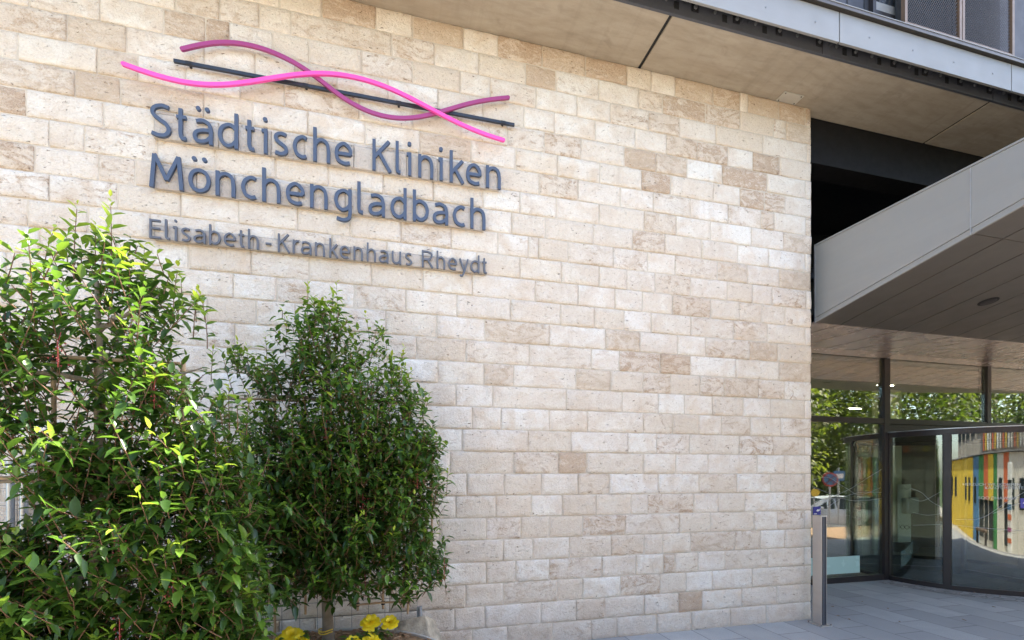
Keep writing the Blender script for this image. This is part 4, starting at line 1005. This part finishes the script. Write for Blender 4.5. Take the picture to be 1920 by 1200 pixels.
for _ in range(420):
    x = rnd.uniform(-5.5, -4.5); y = rnd.uniform(-1.1, -.72)
    if (x+5 > 0) and (x+5)**2+(y+1.3)**2 > .75: continue
    a = rnd.random()*6.28
    leaf(gm, Vector((x, y, .39+rnd.random()*.05)), Vector((math.cos(a), math.sin(a), .6)), Vector((0,0,1)), .035, .016, .4, (rnd.uniform(.1, .5), rnd.random(), rnd.random(), 1))
tag(gm.build('ground_cover', M['leaf_low'], recalc=False), 'low green ground cover between the begonias', 'ground cover', kind='stuff')
lm = MB(); rnd = random.Random(21)
for _ in range(46):
    x = rnd.uniform(.1, 4.5); y = rnd.uniform(-2.2, .5)
    Mx = Matrix.Rotation(rnd.uniform(0, 6.3), 3, 'Z') @ Matrix.Rotation(rnd.uniform(-.4, .4), 3, 'X')
    lm.obox((x, y, .009), (rnd.uniform(.015, .05), rnd.uniform(.006, .015), .004), M=Mx)
tag(lm.build('leaf_litter', M['chip'], recalc=False), 'scattered dry leaf bits on the entrance paving', 'leaf litter', kind='stuff')

# ---------------------------------------------------------------- the street behind the camera (seen only as reflections in the glass)
def street_tree(loc, label, h, rad, seed, hue=0.0):
    rnd = random.Random(seed); t = thing('street_tree', loc, label, 'tree', 'trees across the street')
    L = Vector(loc); P = [L+Vector((.05*math.sin(i), .05*math.cos(i*1.3), h*.75*i/8)) for i in range(9)]
    MB().tube(P, [.17*(1-.75*i/8) for i in range(9)], 10).build('trunk', M['bark'], t)
    lf = MB(); lf.attr = []
    blobs = []
    for _ in range(40):
        a = rnd.random()*6.28; q = rnd.random()**.5*rad; z = rnd.uniform(.22, .95)*h
        sq = math.sqrt(max(.1, 1-((z/h-.58)/.45)**2)); blobs.append((L+Vector((q*sq*math.cos(a), q*sq*math.sin(a), z)), rnd.uniform(.5, 1.0)*rad*.42))
    for c, r in blobs:
        yv = rnd.uniform(.1, .6)+hue
        for _ in range(115):
            v = Vector((rnd.gauss(0, 1), rnd.gauss(0, 1), rnd.gauss(0, 1))).normalized()*r*rnd.uniform(.6, 1.05)
            d = (v.normalized()+Vector((rnd.gauss(0, .5), rnd.gauss(0, .5), rnd.gauss(0, .5)-.2)))
            leaf(lf, c+v, d, Vector((0,0,1)), rnd.uniform(.22, .36), rnd.uniform(.13, .2), .5, (max(0, min(1, yv+rnd.gauss(0, .15))), rnd.random(), rnd.random(), 1))
    lf.build('crown', M['leaf_far'], t, recalc=False); return t
T1 = street_tree((15.2, -15.8, -.86), 'yellowish street tree reflected in the window left of the mullion', 9.5, 3.6, 1, .25)
T2 = street_tree((20.5, -17.5, -.86), 'broad green street tree reflected in the middle upper pane', 10.5, 4.2, 2, 0)
spots = [(36, -16.5, 2.2, 1.1, T2, 'green tree further along the street past the upper panes'), (43, -19, .7, 1.25, T2, 'large green tree far along the street'), (51, -23, 1.1, 1.45, T1, 'large yellowish tree far along the street'), (60, -19, 3, 1.4, T2, 'last large tree at the far end of the street'), (11.5, -18.5, 0, 1.05, T1, 'street tree reflected at the wall edge of the window'), (24.5, -15.5, 1, 1.0, T2, 'green street tree reflected in the right upper pane'), (29, -18.5, 2, 1.15, T2, 'tall green street tree reflected at the right frame edge'), (18, -22, 3, 1.3, T1, 'tree standing behind the yellowish street tree'), (33, -24, 4, 1.35, T2, 'distant tree at the end of the street'), (26, -24, .5, 1.3, T1, 'tree behind the broad green street tree'), (12, -25, 1.5, 1.4, T2, 'tree standing far left of the street trees')]
for x, y, rz, sc, src, lab in spots:
    c = copy_tree(src); c.location = (x, y, -.86); c.rotation_euler.z = rz*1.7; c.scale = (sc,)*3; c['label'] = lab
wd_ = MB(); wd_.attr = []; rnd = random.Random(77)
for _ in range(7500):
    x = rnd.uniform(4, 95); y = -30-rnd.random()*4; top = 7.5+1.8*math.sin(x*.31)+1.2*math.sin(x*.83+1); z = -.86+rnd.random()**.8*top
    leaf(wd_, Vector((x, y, z)), Vector((rnd.gauss(0, .6), .8, rnd.gauss(0, .5))), Vector((0,0,1)), .95, .6, .4, (max(0, min(1, .3+.3*math.sin(x*.5)+rnd.gauss(0, .15))), rnd.random(), rnd.random(), 1))
tag(wd_.build('distant_wood', M['leaf_far'], recalc=False), 'belt of distant trees closing the view across the street', 'trees', kind='stuff')
hd = MB(); hd.attr = []; rnd = random.Random(31)
for _ in range(5200):
    x = rnd.uniform(9, 42); y = -20-rnd.random()*1.5; z = -.86+rnd.random()**.8*(2.4+.6*math.sin(x*.7))
    leaf(hd, Vector((x, y, z)), Vector((rnd.gauss(0, .6), .8, rnd.gauss(0, .5))), Vector((0,0,1)), .34, .2, .4, (rnd.uniform(0, .5), rnd.random(), rnd.random(), 1))
tag(hd.build('hedge_belt', M['leaf_far'], recalc=False), 'dense shrub belt across the street behind the parked car', 'shrubs', kind='stuff')

# parked silver estate car
def car(loc, rz):
    t = thing('parked_car', (0, 0, 0), 'silver estate car parked across the street, reflected in the window', 'car')
    prof_ = [(-2.2, .35, .62, .80), (-2.12, .30, .80, .86), (-1.3, .28, .92, .88), (-.75, .28, .98, .89), (.6, .28, .98, .89), (1.7, .28, .96, .88), (2.1, .30, .90, .84), (2.2, .36, .70, .78)]
    vs = []; fs = []
    for x, z0, z1, hw in prof_:
        vs += [(x, -hw*.94, z0), (x, -hw, (z0+z1)/2), (x, -hw*.93, z1), (x, hw*.93, z1), (x, hw, (z0+z1)/2), (x, hw*.94, z0)]
    for i in range(len(prof_)-1):
        for k in range(6): fs.append((i*6+k, i*6+(k+1) % 6, (i+1)*6+(k+1) % 6, (i+1)*6+k))
    m = MB().add(vs, fs, True); m.add(vs[:6], [(5,4,3,2,1,0)]); m.add(vs[-6:], [(0,1,2,3,4,5)])
    m.build('body', M['car'], t, .03, 2)
    rf = [(-1.15, .93, .80), (-.45, 1.42, .66), (0, 1.50, .67), (1.4, 1.48, .66), (1.75, 1.40, .64), (2.08, .93, .78)]
    vs = []; fs = []
    for x, z, hw in rf: vs += [(x, -hw, z), (x, hw, z)]
    bs = [(x, y*(.82/abs(y)) if y else 0, .90) for x, y, z in vs]
    MB().add(vs+bs, [(i*2, i*2+2, i*2+3, i*2+1) for i in range(len(rf)-1)]).build('roof', M['car'], t)
    g = MB()
    for sgn in (-1, 1):
        for a, b in ((1, 2), (2, 3), (3, 4)):
            xa, za, ha = rf[a]; xb, zb, hb = rf[b]
            g.add([(xa+.04-(.45 if a == 1 else 0), sgn*.835, .96), (xb-.04, sgn*.835, .96), (xb-.04, sgn*(hb+.012), zb-.08), (xa+.05, sgn*(ha+.012), za-.08)], [(0,1,2,3)])
    g.add([(-1.10, -.74, .97), (-1.10, .74, .97), (-.50, .62, 1.40), (-.50, -.62, 1.40)], [(0,1,2,3)])
    g.add([(2.09, -.7, .97), (2.09, .7, .97), (1.80, .6, 1.39), (1.80, -.6, 1.39)], [(0,1,2,3)])
    g.build('windows', M['car_glass'], t, recalc=False)
    sd_ = MB()
    for sgn in (-1, 1):
        for x in (-.3, .55, 1.55): sd_.bar((x, sgn*.842, .95), (x+.0, sgn*.678, 1.45), .07, .02)
        sd_.add([(-1.15, sgn*.84, .93), (2.06, sgn*.84, .93), (1.75, sgn*.66, 1.41), (-.45, sgn*.67, 1.43)], [(0,1,2,3)])
    sd_.build('pillars', M['car'], t, recalc=False)
    for x in (-1.42, 1.38):
        for sgn in (-1, 1):
            wl = MB().disc((x, sgn*.80, .315), .315, (0,1,0), .2, 28).build('wheel', M['tyre'], t, .02)
            MB().disc((x, sgn*.905, .315), .20, (0,1,0), .012, 20).build('rim', M['rim'], wl)
    for sgn in (-1, 1):
        MB().obox((-2.16, sgn*.62, .70), (.10, .34, .13)).build('headlight', M['white'], t, .02)
        MB().obox((2.14, sgn*.70, .80), (.10, .18, .30)).build('tail_light', M['tail'], t, .02)
        MB().obox((-.62, sgn*.96, 1.0), (.12, .20, .14)).build('mirror', M['car'], t, .03)
    t.location = loc; t.rotation_euler.z = rz
    return t
car((14.6, -10.2, -.864), math.radians(28))

def sign(x, y, lab, disc, h=2.6, shape='disc', cat='road sign'):
    t = thing('road_sign', (x, y, -.86), lab, cat, 'road signs by the street')
    MB().tube([(x, y, -.86), (x, y, -.86+h)], .03, 10).build('pole', M['galv'], t)
    if shape == 'disc':
        q = MB().disc((x, y+.04, h-1.2), .30, (-.5, 1, 0), .01, 28).build('sign_plate', M[disc[0]], t)
        MB().disc((x-.006, y+.052, h-1.2), .235, (-.5, 1, 0), .01, 28).build('sign_face', M[disc[1]], q)
        d = Vector((1, .5, 0)).normalized()*.19; c = Vector((x-.012, y+.064, h-1.2))
        mm = MB()
        for s in (1, -1): mm.bar(c-d-Vector((0,0,.19*s)), c+d+Vector((0,0,.19*s)), .055, .006)
        mm.build('sign_cross', M[disc[0]], q)
    elif shape == 'small':
        MB().disc((x, y+.04, h-1.05), .16, (-.5, 1, 0), .01, 24).build('sign_plate', M[disc[0]], t)
    elif shape == 'square':
        q = MB().obox((x, y+.04, h-1.2), (.42, .012, .42), math.radians(26)).build('sign_plate', M[disc[0]], t)
        MB().obox((x-.004, y+.05, h-1.2), (.3, .012, .2), math.radians(26)).build('sign_face', M[disc[1]], q)
    return t
sign(13.3, -9.0, 'round red and blue no stopping sign by the street', ('p_red', 'p_blue'))
sign(13.9, -9.1, 'square blue parking sign beside the round red one', ('p_blue', 'white'), 2.75, 'square')
sign(12.75, -9.2, 'small round yellow plate on a pole left of the no stopping sign', ('p_yellow', 'p_yellow'), 1.9, 'small')
lp = thing('street_lamp', (16, -8.7, -.86), 'slim street lamp with flat wide head reflected beside the window mullion', 'street lamp')
LX, LY = 16, -8.7
MB().tube([(LX, LY, -.87), (LX, LY, 4.3)], .05, 12).build('pole', M['galv'], lp)
MB().tube([(LX, LY, 4.3), (LX, LY, 4.36), (LX, LY, 4.4)], [.07, .10, .06], 14).build('collar', M['frame'], lp)
MB().tube([(LX, LY, 4.4), (LX, LY, 4.9)], [.08, .22], 20).build('lantern', M['white'], lp)
MB().tube([(LX, LY, 4.91), (LX, LY, 4.96), (LX, LY, 5.0)], [.36, .38, .20], 24).build('lamp_head', M['galv'], lp)

ch_ = thing('colourful_building', (-6, -11.2, -.86), 'low building with yellow, blue, green and orange panels reflected in the revolving door', 'building')
YB = -11.2
MB().box(-18, 5.5, YB-6, YB-.2, -.86, 2.3).build('wall', M['p_cream'], ch_)
MB().box(-17, 5, YB-6, YB-1.6, 2.302, 5.6).build('upper_storey', M['light_paving'], ch_)
MB().box(-18.2, 5.7, YB-6, YB+.05, 2.31, 2.36).build('roof', M['silver'], ch_)
MB().box(-17.3, 5.3, YB-6.2, YB-1.4, 5.61, 5.72).build('roof', M['silver'], ch_)
x = -17.9
for wd, c, z0, wn in ((3.2, 'p_yellow', -.85, 1), (3.2, 'p_yellow', -.85, 0), (3.4, 'p_yellow', -.85, 1), (1.75, 'p_blue', -.85, 1), (1.4, 'p_green', .75, 0), (1.1, 'p_orange', .75, 0), (1.2, 'p_yellow', .75, 1), (.8, 'p_green', -.85, 0), (1.3, 'p_cream', -.85, 1), (1.0, 'p_orange', .75, 0), (1.6, 'p_cream', -.85, 1), (1.5, 'p_cream', -.85, 1), (1.4, 'p_yellow', -.85, 0), (1.3, 'p_blue', -.85, 0)):
    q = MB().box(x, x+wd-.03, YB-.198, YB-.06, z0, 2.28).build('panel', M[c], ch_)
    if z0 > 0: MB().box(x+.1, x+wd-.1, YB-.198, YB-.17, -.6, .72).build('window', M['car_glass'], ch_)
    elif wn:
        for k in range(max(1, int(wd/1.5))): MB().box(x+.3+k*1.4, x+1.0+k*1.4 if wd > 1.5 else x+wd-.3, YB-.058, YB-.03, .55, 1.5).build('window', M['car_glass'], ch_)
    x += wd
for i in range(18):
    xx = -6+i*.6; MB().box(xx, xx+.12, YB-1.598, YB-1.3, 2.5, 5.5).build('fin', M[['p_orange', 'p_yellow', 'white', 'p_cream'][i % 4]], ch_)
for i in range(5): MB().box(-16.6+i*2.1, -15.2+i*2.1, YB-1.598, YB-1.56, 3.2, 4.8).build('window', M['car_glass'], ch_)
py_ = thing('info_pylon', (1.6, -7.2, -.55), 'tall white information pylon with coloured bands reflected in the revolving door', 'sign')
MB().box(1.35, 1.85, -7.3, -7.1, -.8, 1.9).build('pylon_body', M['white'], py_, .01)
for z0, z1, c in ((1.35, 1.47, 'anthracite'), (.75, .88, 'p_blue'), (.50, .64, 'p_orange'), (.22, .32, 'purple'), (-.05, .06, 'p_orange')): MB().box(1.37, 1.83, -7.099, -7.09, z0, z1).build('colour_band', M[c], py_)
bn = thing('street_bench', (-1.2, -5.5, -.2), 'small bench with timber seat standing on the sunlit path', 'bench')
MB().box(-1.9, -.5, -5.7, -5.25, .22, .28).build('seat', M['wood'], bn, .01)
for xx in (-1.8, -.6):
    MB().box(xx-.03, xx+.03, -5.66, -5.30, -.22, .219).build('leg', M['frame'], bn)
